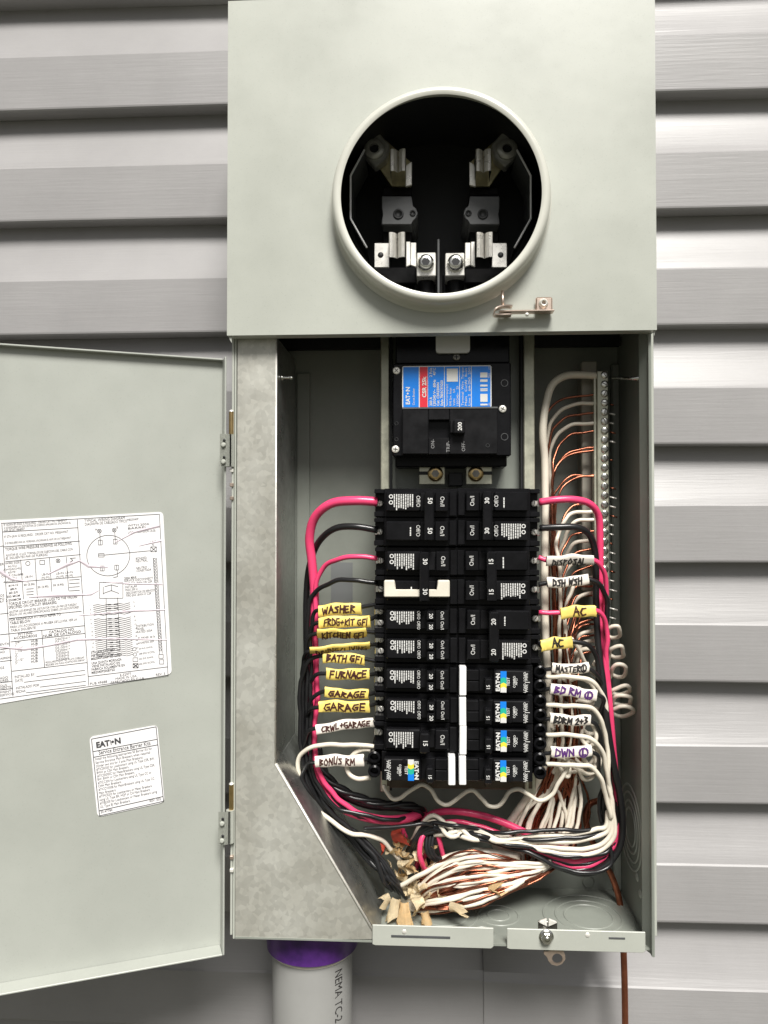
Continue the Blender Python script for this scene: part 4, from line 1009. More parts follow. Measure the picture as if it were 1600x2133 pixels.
def breaker(side, row, poles, kind, rating, hpx, label, plain=None):
    t = thing('circuit_breaker', (ux(865, .07, side), .07, rz(row + poles)), label, 'circuit breaker', CB_GROUP)
    g = PIT * .008
    print_bm = NB()
    for p in range(poles):
        r = row + p
        bm = NB()
        box(bm, ux(953 if kind != 'afci' else 953, YBASE, side), ux(800 if kind != 'afci' else 796, YBASE, side), YBASE, .066, rz(r, 1) + g, rz(r) - g, .0005)
        obj('base_block', bm, 'bake', t)
        # terminal end
        bm = NB()
        if kind != 'afci':
            xo, xi = ux(779, YBASE, side), ux(800, YBASE, side)
            box(bm, xo, xi, .032, .066, rz(r, 1) + g, rz(r) - g, .0004)
            for f0, f1 in ((.02, .17), (.80, .98)): box(bm, xo, xi, YBASE + .002, .0318, rz(r, f1), rz(r, f0), .0005)
            te = obj('terminal_block', bm, 'bake', t)
            fl = (.5,) if kind != 'tandem' else (.28, .68)
            for f in fl:
                inst('terminal_screw', tsc, te, (ux(791 if kind != 'tandem' else 792, .028, side), .0300, rz(r, f)), (0, random.uniform(.5, 2.4), 0))
                bm = NB(); xa = ux(783, .03, side); box(bm, xa - .0014, xa + .0018, .0300, .0322, rz(r, f + .12), rz(r, f - .12), .0005); obj('terminal_clamp', bm, 'zinc', te)
        else:
            xo, xi = ux(764, .020, side), ux(796, .020, side)
            box(bm, min(xo, xi) + (.004 if side < 0 else 0), max(xo, xi) - (.004 if side > 0 else 0), .040, .066, rz(r, 1) + g, rz(r) - g, .0005)
            te = obj('terminal_block', bm, 'bake', t)
            for f in (.27, .75):
                bm = NB(); c = (xo, 0, 0)
                cx_ = (xo + xi) / 2; rr = PIT * .215
                lathe(bm, [(rr * .62, .030), (rr * .66, .020), (rr * .72, .0195), (rr, .0205), (rr * 1.02, .042)], (cx_, 0, rz(r, f)), 24)
                o = obj('terminal_barrel', bm, 'bake', te, True)
                bm = NB(); lathe(bm, [(0, .029), (rr * .62, .029)], (cx_, 0, rz(r, f)), 20); obj('barrel_bore', bm, 'black_deep', te)
            bm = NB(); box(bm, min(xo, xi) - (.0 if side < 0 else -.002), max(xo, xi) + (0 if side > 0 else -.002), .0215, .040, rz(r, .525), rz(r, .495), .0003); obj('terminal_divider', bm, 'bake', te)
        # raised face: label area, handle well, inner block
        zt, zb_ = rz(r, .14), rz(r, .80)
        bm = NB()
        if kind == 'afci':
            box(bm, ux(801, YF, side), ux(877, YF, side), YF, YBASE - .0002, zb_ - PIT * .06, zt, .0007); obj('face_block', bm, 'bake_rough', t)
            bm = NB(); box(bm, ux(877.5, .008, side), ux(907, .008, side), .009, YBASE - .0002, zb_ - PIT * .06, zt, .0004); obj('handle_well', bm, 'bake', t)
            bm = NB(); box(bm, ux(907.5, YF, side), ux(932, YF, side), YF + .001, YBASE - .0002, rz(r, .49), zt, .0006); box(bm, ux(907.5, YF, side), ux(932, YF, side), YF + .001, YBASE - .0002, zb_ - PIT * .06, rz(r, .51), .0006); obj('inner_block', bm, 'bake', t)
            bm = NB(); box(bm, ux(934, YF, side), ux(948.5, YF, side), YF - .001, YBASE - .0002, rz(r, .985), rz(r, .015), .0007); obj('white_flag', bm, 'flag_white', t)
            bm = NB(); box(bm, ux(hpx, -.002, side), ux(hpx + 14, -.002, side), -.003, .009, rz(r, .86 if side > 0 else .84), rz(r, .36 if side > 0 else .34), .0009); hd = obj('handle', bm, 'bake', t)
            pb = NB(); txt(pb, rating, hpx + (4 if side < 0 else 4), r, .62, side, .0042, Y=-.0032); pobj('printed_rating', pb, 'print_white', hd)
            # coloured stripe
            bm = NB(); Ys = YF - .0004
            xa, xb = ux(850.5, YF, side), ux(863, YF, side)
            if xa > xb: xa, xb = xb, xa
            def zf_(f): return rz(r, f if side > 0 else 1.0 - f + .0)
            seq = (.15, .40, .58, .72, .86)
            xm = (xa + xb) / 2
            def chev(f0, f1, mi, top=True, bot=True):
                d = -.05
                pts = [(xa, zf_(f0)), (xm, zf_(f0 + (d if top else 0))), (xb, zf_(f0)), (xb, zf_(f1)), (xm, zf_(f1 + (d if bot else 0))), (xa, zf_(f1))]
                prism(bm, pts, Ys, YF - .0001, 0, mi)
            chev(seq[0], seq[1], 0, False, True); chev(seq[1], seq[2], 1); chev(seq[2], seq[3], 2); chev(seq[3], seq[4], 3, True, False)
            obj('colour_stripe', bm, ['label_blue', 'stripe_teal', 'stripe_yellow', 'print_white'], t)
            if side > 0: txt(print_bm, 'EAT•N', 864.5, r, .52, side, .0048, bold=.05, width=PIT * .60)
            else: txt(print_bm, 'EAT•N', 864.5, r, .50, side, .0048, bold=.05, width=PIT * .62)
            txt(print_bm, 'TEST', 844, r, .50, side, .0036); txt(print_bm, 'COMBO', 832, r, .50, side, .0028); txt(print_bm, 'AFCI', 828, r, .50, side, .0028)
            for f in (.32, .70): txt(print_bm, 'LOAD', 810, r, f, side, .0030); txt(print_bm, 'PWR', 806, r, f, side, .0030)
            zq = rz(r, .51); xq0, xq1 = ux(812, YF, side), ux(802, YF, side)
            bmq = print_bm
            f_ = bmq.faces.new([bmq.verts.new(v) for v in ((min(xq0, xq1), YF - .0003, zq - .0003), (max(xq0, xq1), YF - .0003, zq - .0003), (max(xq0, xq1), YF - .0003, zq + .0003), (min(xq0, xq1), YF - .0003, zq + .0003))])
            bm = NB(); c = at(0, 0, 0); lathe(bm, [(0, -.0012), (.0020, -.0010), (.0024, 0)], (ux(843, YF, side), YF, rz(r, .78 if side > 0 else .22)), 14); obj('test_button', bm, 'bake', t, True)
        else:
            box(bm, ux(803, YF, side), ux(875.5, YF, side), YF, YBASE - .0002, zb_, zt, .0011); obj('face_block', bm, 'bake', t)
            bm = NB(); box(bm, ux(876, .009, side), ux(905.5, .009, side), .0095, YBASE - .0002, zb_ + .0006, zt - .0006, .0003); obj('handle_well', bm, 'bake_rough', t)
            bm = NB(); box(bm, ux(906, YF, side), ux(934, YF, side), YF, YBASE - .0002, zb_, zt, .0008); obj('inner_block', bm, 'bake', t)
            bm = NB(); box(bm, ux(936, .011, side), ux(951, .011, side), .011, YBASE - .0002, rz(r, .95), rz(r, .10), .0006); obj('step_block', bm, 'bake', t)
            if kind == 'tandem':
                for f0, f1 in ((.13, .44), (.49, .80)):
                    bm = NB(); box(bm, ux(hpx, -.004, side), ux(hpx + 16, -.004, side), -.0045, .0095, rz(r, f1), rz(r, f0), .0009); hd = obj('handle', bm, 'bake', t)
                    pb = NB(); txt(pb, rating, hpx + 5, r, (f0 + f1) / 2, side, .0046, Y=-.0047); pobj('printed_rating', pb, 'print_white', hd)
                for f in (.30, .64): txt(print_bm, 'On/I', 917, r, f, side, .0042, bold=0, width=PIT * .27); txt(print_bm, 'Off/O', 868, r, f, side, .0040, bold=0, width=PIT * .28)
                scribble(print_bm, 822, 860, r, .18, .56, side, 9); ul_mark(print_bm, 816, r, .24, side); ul_mark(print_bm, 816, r, .42, side)
            else:
                txt(print_bm, 'On/I', 917, r, .46, side, .0054, bold=0, width=PIT * .33)
                if hpx > 875: txt(print_bm, 'Off/O', 867, r, .46, side, .0050, bold=0, width=PIT * .38)
                pl = (plain == p)
                if pl: scribble(print_bm, 855, 855, r, .34, .66, side, 1)
                else: scribble(print_bm, 821, 859, r, .22, .72, side, 9); ul_mark(print_bm, 814, r, .30, side); ul_mark(print_bm, 814, r, .50, side)
    if kind in ('single', 'double'):
        bm = NB(); box(bm, ux(hpx, -.006, side), ux(hpx + 20, -.006, side), -.007, .0095, rz(row + poles - 1, .80), rz(row, .14), .0012)
        hd = obj('handle', bm, 'bake', t)
        pb = NB()
        for p in range(poles): txt(pb, rating, hpx + 7, row + p, .46, side, .0056, Y=-.0072)
        pobj('printed_rating', pb, 'print_white', hd)
    pobj('printed_text', print_bm, 'print_white', t)
    rj = random.Random(row * 3 + side)
    t.rotation_euler = (R(rj.uniform(-.5, .5)), R(rj.uniform(-.45, .45)), R(rj.uniform(-.5, .5)))
    t.location += Vector((rj.uniform(-.0005, .0005), rj.uniform(-.0008, .0004), 0))
    return t
breaker(-1, 0, 2, 'double', '50', 884, 'black two-pole 50 amp breaker below the main breaker, with the thickest pink wire', plain=1)
b30 = breaker(-1, 2, 2, 'double', '30', 872, 'black two-pole 30 amp breaker with a cream U-shaped retainer on its face', plain=1)
for i in range(4):
    breaker(-1, 4 + i, 1, 'tandem', '20', 888, ['black tandem 20 amp breaker next to the WASHER wire tag', 'black tandem 20 amp breaker between the KITCHEN GFI and DINING wire tags', 'black tandem 20 amp breaker next to the BATH GFI and FURNACE wire tags', 'black tandem 20 amp breaker next to the two GARAGE wire tags'][i])
breaker(-1, 8, 1, 'single', '15', 874, 'black single-pole 15 amp breaker next to the white CRWL+GARAGE wire tag')
breaker(-1, 9, 1, 'afci', '15', 889, 'black 15 amp test-button breaker with colour stripe next to the BONUS RM tag')
breaker(1, 0, 2, 'double', '30', 879, 'black two-pole 30 amp breaker fed by the pink and black wires, right column top', plain=0)
breaker(1, 2, 2, 'double', '15', 869, 'black two-pole 15 amp breaker beside the DISPOSAL and DSH WSH wire tags', plain=0)
breaker(1, 4, 2, 'double', '20', 867, 'black two-pole 20 amp breaker beside the two yellow AC wire tags', plain=0)
for i in range(4):
    breaker(1, 6 + i, 1, 'afci', '15', 881, ['black 15 amp test-button breaker with colour stripe next to the MASTER wire tag', 'black 15 amp test-button breaker with colour stripe next to the BD RM wire tag', 'black 15 amp test-button breaker with colour stripe next to the BDRM 2+3 wire tag', 'black 15 amp test-button breaker with colour stripe next to the DWN wire tag'][i])
bm = NB()
ya = -.0022
def rp(pts, Y): return [(at(px, py, Y).x, at(px, py, Y).z) for px, py in pts]
prism(bm, rp([(800, 1209), (822, 1209), (822, 1231), (912, 1231), (912, 1209), (937, 1209), (937, 1244), (800, 1244)], ya), ya, YF - .0005, .0008)
tag(obj('breaker_retainer', bm, 'bone'), 'cream plastic U-shaped retainer across the face of a 30 amp breaker', 'retainer clip')

# ================================================================ wires
def V(pts): return [at(p[0], p[1], p[2] / 1000.0) for p in pts]
def wire(name, m, r, pts, label, group=None, world=False, bare=0.0):
    P = spline(pts if world else V(pts), 6)
    if r < .0026:                            # hand-bent wire is never quite smooth
        p1, p2, p3 = rk.uniform(0, 6), rk.uniform(0, 6), rk.uniform(0, 6)
        cum = [0.0]
        for i in range(1, len(P)): cum.append(cum[-1] + (P[i] - P[i - 1]).length)
        tot = cum[-1]; am = .0005 if tot > .12 else .0002
        P = [p + Vector((math.sin(l_ * 150 + p1) + .5 * math.sin(l_ * 330 + p2), .7 * math.sin(l_ * 170 + p3), math.sin(l_ * 140 + p2) + .5 * math.sin(l_ * 310 + p3))) * am * min(1, l_ / .015, (tot - l_) / .015) for p, l_ in zip(P, cum)]
    bm = NB(); tube(bm, P, r, 10)
    o = obj(name, bm, m)
    o.data.polygons.foreach_set('use_smooth', [True] * len(o.data.polygons))
    return tag(o, label, 'wire', group)
rw = random.Random(11); rk = random.Random(23)
BG = 'black wires bundled down the left gutter'
# ---- left gutter
wire('red_wire', 'red_wire', .0043, [(786, 1045, 28), (740, 1043, 27), (690, 1049, 31), (656, 1078, 40), (645, 1120, 46), (650, 1170, 49), (655, 1230, 51), (654, 1330, 53), (652, 1430, 53), (649, 1530, 50), (652, 1590, 48), (667, 1640, 48), (700, 1675, 49), (745, 1697, 51), (800, 1708, 54), (850, 1704, 60), (884, 1690, 74)],
     'thickest pink-red wire, looping from the left 50 amp breaker')
wire('black_wire', 'black_wire', .0031, [(786, 1104, 28), (740, 1097, 27), (700, 1100, 32), (668, 1124, 44), (650, 1160, 58), (640, 1210, 66), (640, 1400, 68), (652, 1560, 66), (692, 1640, 62), (760, 1677, 62), (850, 1686, 68), (890, 1700, 78)],
     'thick black wire from the left 50 amp breaker, passing behind the pink one')
wire('red_wire', 'red_wire', .0023, [(786, 1163, 28), (740, 1160, 27), (705, 1164, 32), (674, 1182, 41), (660, 1215, 45), (658, 1330, 46), (661, 1450, 46), (655, 1550, 44), (666, 1610, 42), (700, 1660, 43), (742, 1690, 45), (790, 1712, 50), (830, 1716, 60), (846, 1745, 70)],
     'thin pink-red wire from the left 30 amp breaker')
wire('black_wire', 'black_wire', .0022, [(786, 1214, 28), (740, 1209, 27), (700, 1210, 32), (668, 1224, 40), (648, 1248, 45), (641, 1280, 47), (641, 1340, 48), (632, 1440, 50), (634, 1540, 48), (648, 1620, 47), (690, 1690, 46), (740, 1740, 48), (780, 1785, 46), (800, 1835, 44), (816, 1854, 52)],
     'black wire from the left 30 amp breaker, lower pole, above the WASHER tag')
# twisted black service pair sweeping along the bottom
for k in range(3):
    pts = []
    base = [(662, 1560, 56), (672, 1600, 55), (690, 1628, 54), (720, 1650, 54), (760, 1666, 55), (800, 1675, 57), (840, 1677, 60), (876, 1688, 68), (886, 1720, 78)]
    P = spline(V(base), 8)
    W_ = []
    for i, p in enumerate(P):
        a = i * .30 + k * 2.094; W_.append(p + Vector((math.cos(a) * .0016, math.sin(a) * .0016, math.sin(a + 1) * .0016)))
    bm = NB(); tube(bm, W_, .0024, 8); o = obj('black_wire', bm, 'black_wire')
    tag(o, 'black strand of the twisted cable sweeping right below the BONUS RM tag', 'wire', 'twisted black cable strands')
def tagflag(text, TLpx, TRpx, hpx, Y, m, ink, label, roll=0, tw=.86, th=.6, sw=.00075, tx=.07, ty=.2, bendend=False):
    tl, tr = at(TLpx[0], TLpx[1], Y), at(TRpx[0], TRpx[1], Y)
    u = (tr - tl).normalized(); L_ = (tr - tl).length
    v = Vector((-u.z, 0, u.x)); n = Vector((0, -1, 0))
    rot = Matrix.Rotation(R(roll), 3, u); v2 = rot @ v; n2 = rot @ n
    hh_ = hpx * mpp(Y)
    c = tl + u * L_ / 2 - v * (hh_ / 2)
    t_ = .0030
    rnd = random.Random(text + str(TLpx))
    ph, ph2, tw_, cv = rnd.uniform(0, 6), rnd.uniform(0, 6), rnd.uniform(-.25, .25), rnd.uniform(.0002, .0007)
    def warp_(p):
        x, y, z_ = p.x, p.y, p.z
        f = x / L_
        sag = .0007 * math.sin(f * 5 + ph) + .0003 * math.sin(f * 13 + ph2)
        y2 = y + .0007 * math.sin(f * 6.5 + ph2) + .0004 * math.sin(f * 17 + ph) + cv * ((z_ / hh_ * 2) ** 2) * 1.6 + tw_ * f * z_ * .5
        return c + u * x - n2 * y2 + v2 * (z_ * (1 + .05 * math.sin(f * 9 + ph)) + sag)
    bm = NB()
    NX = 24
    cs = [(-t_ / 2, -hh_ / 2 + .0011), (-t_ / 2, -hh_ / 6), (-t_ / 2, hh_ / 6), (-t_ / 2, hh_ / 2 - .0011), (-t_ / 4, hh_ / 2 - .0002), (t_ / 4, hh_ / 2 - .0002), (t_ / 2, hh_ / 2 - .0011), (t_ / 2, -hh_ / 2 + .0011), (t_ / 4, -hh_ / 2 + .0002), (-t_ / 4, -hh_ / 2 + .0002)]
    rows_ = [[bm.verts.new(warp_(Vector(((i / NX - .5) * L_ + (rnd.uniform(-.0006, .0006) if i in (0, NX) else 0), y, z_)))) for y, z_ in cs] for i in range(NX + 1)]
    for i in range(NX):
        for k in range(len(cs)):
            bm.faces.new((rows_[i][k], rows_[i + 1][k], rows_[i + 1][(k + 1) % len(cs)], rows_[i][(k + 1) % len(cs)]))
    bm.faces.new(rows_[0]); bm.faces.new(rows_[-1][::-1])
    o = obj('wire_tag', bm, m, None, True)
    tag(o, label, 'wire tag', 'handwritten wire tags')
    pb = NB()
    handwrite(pb, text, Vector((-L_ * (.5 - tx), -t_ / 2 - .00050, -hh_ * (.5 - ty))), Vector((1, 0, 0)), Vector((0, 0, 1)), hh_ * th, L_ * tw, sw, rnd)
    for vv in pb.verts: vv.co = warp_(vv.co)
    pobj('handwriting', pb, ink, o)
    return c, u
LT = [('WASHER', (663, 1260), (752, 1254), 25, 'tag_yellow', 0, (784, 1258), 'yellow wire tag reading WASHER'),
      ('FRDG+KIT GFI', (664, 1286), (770, 1280), 25, 'tag_yellow', 0, (784, 1282), 'yellow wire tag reading FRDG+KIT GFI'),
      ('KITCHEN GFI', (661, 1309), (763, 1306), 24, 'tag_yellow', 38, (784, 1318), 'yellow wire tag reading KITCHEN GFI, tilted down'),
      ('DINING/LIVING', (645, 1346), (770, 1333), 22, 'tag_yellow', 52, (784, 1342), 'yellow wire tag reading DINING/LIVING, turned edge-on'),
      ('BATH GFI', (674, 1358), (760, 1364), 22, 'tag_yellow', 0, (784, 1378), 'yellow wire tag reading BATH GFI'),
      ('FURNACE', (680, 1391), (770, 1394), 24, 'tag_yellow', 0, (784, 1402), 'yellow wire tag reading FURNACE'),
      ('GARAGE', (677, 1431), (768, 1437), 21, 'tag_yellow', 0, (784, 1440), 'upper of two yellow wire tags reading GARAGE'),
      ('GARAGE', (664, 1461), (769, 1458), 25, 'tag_yellow', 0, (784, 1465), 'lower of two yellow wire tags reading GARAGE'),
      ('CRWL+GARAGE', (658, 1508), (777, 1494), 21, 'tag_white', 0, (786, 1508), 'white wire tag reading CRWL+GARAGE'),
      ('BONUS RM', (656, 1576), (757, 1570), 25, 'tag_white', 0, (772, 1582), 'white wire tag reading BONUS RM')]
lanes = [(648, 652, 42), (641, 646, 44), (634, 638, 46), (630, 644, 52), (628, 635, 44), (638, 648, 54), (644, 655, 47), (635, 640, 56), (631, 637, 49), (628, 632, 40)]
ends = [(872, 1702), (868, 1712), (836, 1858), (828, 1850), (818, 1846), (842, 1868), (880, 1708), (832, 1862), (824, 1856), (846, 1872)]
for i, (t, a, b, h, m, roll, term, lab) in enumerate(LT):
    Yt = .030
    tagflag(t, a, b, h, Yt, m, 'ink_brown', lab, roll, sw=.0014 if i not in (1, 3, 8, 9) else .0011, tw={'BONUS RM': .74, 'WASHER': .78}.get(t, .86), tx=.09, ty=.22 if roll == 0 else .08, th=.56 if roll == 0 else .7)
    ym = (a[1] + b[1]) / 2 + h / 2
    yl_, yr_ = a[1] + h * .45, b[1] + h * .45
    x1, x2, dpt_ = lanes[i]
    drop = 40 + i % 3 * 10
    e = ends[i]
    pts = [(term[0] + 4, term[1], 30), (b[0] - 2, yr_, 32.6), ((a[0] + b[0]) / 2, ym - h * .05, 32.8), (a[0] + 3, yl_, 32.8), (a[0] - (a[0] - x1) * .55, yl_ + 5, 36), (x1 + 1, yl_ + drop * .8, dpt_ - 4)]
    ys = yl_ + drop * .8
    for yy, xx in ((1400, x1), (1500, x1 - 2), (1590, x2 - 4)):
        if yy > ys + 40: pts.append((xx + rw.uniform(-2, 2), yy, dpt_ + rw.uniform(-1.5, 1.5)))
    if e[1] < 1750:
        pts += [(x2 + 14, 1640, dpt_), (x2 + 50, 1682 - i, dpt_), (760, 1698 + i, dpt_ + 2), (820, 1708, dpt_ + 6), (e[0], e[1], 74), (e[0] + 8, e[1] + 40, 80)]
    else:
        o_ = (i - 5) * 3.0
        pts += [(x2 + 14, 1650, dpt_ - 2), (x2 + 48 - o_ * .4, 1697, 47 + i), (740 - o_, 1738 + i, 48 + i), (778 - o_, 1775 + i * 2, 48 + i * .6), (e[0] - 16 - o_ * .5, e[1] - 28, 47), (e[0], e[1], 54)]
    wire('black_wire', 'black_wire', .0019, pts, 'thin black wire running through the %s wire tag' % (t if t != 'GARAGE' else ('upper GARAGE' if i == 6 else 'lower GARAGE')), BG)
wire('white_wire', 'white_wire', .0021, [(784, 1556, 30), (740, 1551, 30), (690, 1552, 33), (650, 1556, 36), (625, 1572, 40), (622, 1595, 42), (630, 1640, 42), (655, 1682, 42), (690, 1710, 43), (735, 1737, 44), (775, 1743, 48), (800, 1752, 54), (825, 1785, 62), (838, 1797, 70)],
     'white wire arching over the BONUS RM tag and down the left gutter')
wire('white_wire', 'white_wire', .0021, [(776, 1562, 32), (752, 1562, 33), (733, 1576, 35), (722, 1594, 36), (728, 1613, 35), (745, 1622, 33), (772, 1620, 32)],
     'short white loop of wire left of the bottom breaker')
# ---- white pigtail waving below the breakers
wire('white_wire', 'white_wire', .0019, [(799, 1636, 46), (806, 1652, 42), (818, 1664, 40), (834, 1662, 39), (856, 1645, 38), (878, 1636, 38), (896, 1644, 38), (912, 1666, 37), (930, 1675, 36), (950, 1666, 36), (972, 1649, 36), (988, 1648, 36), (1004, 1662, 36), (1018, 1678, 35), (1034, 1680, 35), (1050, 1666, 35), (1066, 1648, 35), (1082, 1643, 35),
     (1100, 1654, 34), (1118, 1666, 34), (1136, 1667, 33), (1152, 1655, 32), (1164, 1630, 31), (1174, 1610, 30), (1184, 1596, 30), (1182, 1580, 31), (1170, 1576, 33), (1166, 1592, 34), (1172, 1610, 33), (1182, 1616, 32), (1186, 1602, 34), (1176, 1560, 44)],
     'white wavy pigtail wire hanging below the breakers')
# ---- right gutter
RTG = 'wires sweeping round the lower corner of the box'
wire('red_wire', 'red_wire', .0033, [(1124, 1046, 28), (1160, 1041, 26), (1200, 1041, 28), (1228, 1049, 33), (1246, 1072, 40), (1250, 1120, 44), (1250, 1250, 46), (1258, 1350, 44), (1268, 1450, 42), (1276, 1550, 46), (1284, 1640, 52), (1288, 1700, 54), (1284, 1742, 54), (1262, 1762, 52), (1220, 1774, 50), (1170, 1768, 50), (1110, 1742, 52), (1060, 1718, 54), (1000, 1698, 56), (930, 1690, 60), (890, 1702, 68), (876, 1740, 76)],
     'thick pink-red wire from the right 30 amp breaker', None)
wire('black_wire', 'black_wire', .0031, [(1124, 1100, 28), (1165, 1098, 26), (1205, 1099, 28), (1226, 1112, 33), (1239, 1145, 40), (1242, 1250, 44), (1246, 1340, 42), (1256, 1420, 38), (1264, 1500, 36), (1276, 1580, 40), (1292, 1660, 46), (1297, 1715, 48), (1292, 1762, 48), (1268, 1798, 48), (1225, 1820, 48), (1170, 1808, 48), (1110, 1778, 50), (1050, 1756, 52), (985, 1742, 54), (920, 1738, 58), (880, 1752, 66), (866, 1785, 76)],
     'thick black wire from the right 30 amp breaker', None)
RT = [('DISPOSAL', (1138, 1156), (1236, 1156), 22, 'tag_white', 24, 'ink_black', 'white wire tag reading DISPOSAL, tilted down', 1161, 'red'),
      ('DSH WSH', (1139, 1203), (1226, 1197), 22, 'tag_white', 0, 'ink_black', 'white wire tag reading DSH WSH', 1218, 'black'),
      ('AC', (1167, 1265), (1240, 1259), 25, 'tag_yellow', 0, 'ink_brown', 'yellow wire tag reading AC, on a pink wire', 1275, 'red'),
      ('AC', (1125, 1333), (1190, 1324), 25, 'tag_yellow', 0, 'ink_black', 'yellow wire tag reading AC, on a black wire', 1336, 'black')]
for i, (t, a, b, h, m, roll, ink, lab, yt, cw) in enumerate(RT):
    tagflag(t, a, b, h, .024, m, ink, lab, roll, tw={'AC': .36, 'DSH WSH': .72}.get(t, .74), tx={'AC': .36}.get(t, .12), ty=.2 if not roll else .04, th=.62, sw=.0013)
    ye = b[1] + h * .45; x1 = [1262, 1264, 1264, 1246][i]
    low = [(1270, 1500, 44), (1278, 1580, 46), (1286, 1660, 50), (1289, 1710, 52), (1284 - i * 3, 1752 + i * 5, 52), (1255 - i * 5, 1782 + i * 7, 50), (1205 - i * 6, 1794 + i * 6, 49), (1150, 1785 + i * 5, 49), (1080, 1754 + i * 3, 51), (1010, 1724 + i * 5, 54), (945, 1712 + i * 7, 58), (895, 1722 + i * 6, 64), (874 + i * 6, 1760 + i * 6, 72), (868 + i * 9, 1810 + i * 4, 80)]
    wire('red_wire' if cw == 'red' else 'black_wire', cw + '_wire', .0022, [(1122, yt, 28), (a[0] + 3, a[1] + h * .5, 27), (b[0] - 4, ye, 27), (b[0] + (x1 - b[0]) * .6, ye + 9, 29), (x1 - 1, ye + 38, 35), (x1, ye + 90, 40 - i), (1262 + i * 2, 1430, 40 + i)] + low,
         '%s wire running through the %s wire tag' % ('pink-red' if cw == 'red' else 'black', t if t != 'AC' else ('upper AC' if i == 2 else 'lower AC')), RTG)
AT = [('MASTER@', (1150, 1382), (1227, 1381), 21, 'ink_black', 'white wire tag reading MASTER L', 0),
      ('BD RM @', (1147, 1424), (1244, 1436), 23, 'ink_purple', 'white wire tag reading BD RM L in purple', 0),
      ('BDRM 2+3', (1146, 1486), (1230, 1490), 22, 'ink_black', 'white wire tag reading BDRM 2+3', 0),
      ('DWN @', (1147, 1556), (1232, 1553), 23, 'ink_purple', 'white wire tag reading DWN L in purple', 0)]
for i, (t, a, b, h, ink, lab, roll) in enumerate(AT):
    tagflag(t, a, b, h, .024, 'tag_white', ink, lab, roll, tw=.86, tx=.09, ty=.2, th=.6, sw=.0014 if i else .0011)
    ye = b[1] + h * .5
    q_ = i * 4
    wire('black_wire', 'black_wire', .0019, [(1126, a[1] + 14, 30), (a[0] + 6, a[1] + h * .5, 26.8), (b[0] - 4, ye, 26.8), (b[0] + 12, ye + 8, 29), (1254 - i * 2, ye + 40, 38), (1262, ye + 90, 44), (1270 - q_, 1640, 48), (1272 - q_ * 2, 1690, 50), (1262 + i * 4, (1718, 1728, 1766, 1796)[i], 46), (1228, (1729, 1741, 1783, 1819)[i], 41), (1165, (1729, 1747, 1782, 1806)[i], 38 + i), (1100, (1731, 1749, 1764, 1776)[i], 39 + i), (1050, (1736, 1747, 1758, 1762)[i], (36, 46, 38, 48)[i]), (1000, (1728, 1742, 1733, 1748)[i], (46, 36, 48, 38)[i]), (950, (1720, 1730, 1738, 1724)[i], (38, 48, 40, 50)[i]), (895, 1716 + i * 6, 50), (862 + i * 3, 1748, 52), (840 + i * 6, 1790, 66)],
         'thin black wire running through the %s wire tag' % t.replace('@', ' L').replace('  ', ' '), RTG)
    # white neutral of the same breaker
    yn = (1410, 1469, 1531, 1592)[i]
    wire('white_wire', 'white_wire', .0021, [(1138, yn, 28), (1165, yn, 25), (1205, yn + 2, 24), (1232, yn + 7, 26), (1250, yn + 28, 30), (1262, yn + 62, 35), (1268 + i, max(yn + 110, 1640), 40), (1278 - q_, 1690, 42), (1280 - q_ * 1.5, 1738 - i * 5, 42), (1254 - q_, (1770, 1760, 1742, 1728)[i], 42), (1195, (1781, 1769, 1752, 1738)[i], 41), (1140, (1772, 1765, 1754, 1741)[i], 41), (1085, (1757, 1758, 1750, 1744)[i], 42), (1035, (1742, 1752, 1739, 1750)[i], (46, 37, 47, 38)[i]), (985, (1750, 1730, 1744, 1722)[i], (37, 47, 38, 48)[i]), (940, (1728, 1742, 1716, 1736)[i], (47, 38, 48, 40)[i]), (905, 1700 + i * 13, 54), (874, 1722 + i * 8, 60), (852 + i * 5, 1765, 68), (838 + i * 7, 1800, 76)],
         'white neutral wire leaving the breaker just below the %s wire tag' % t.replace('@', ' L').replace('  ', ' '), RTG)
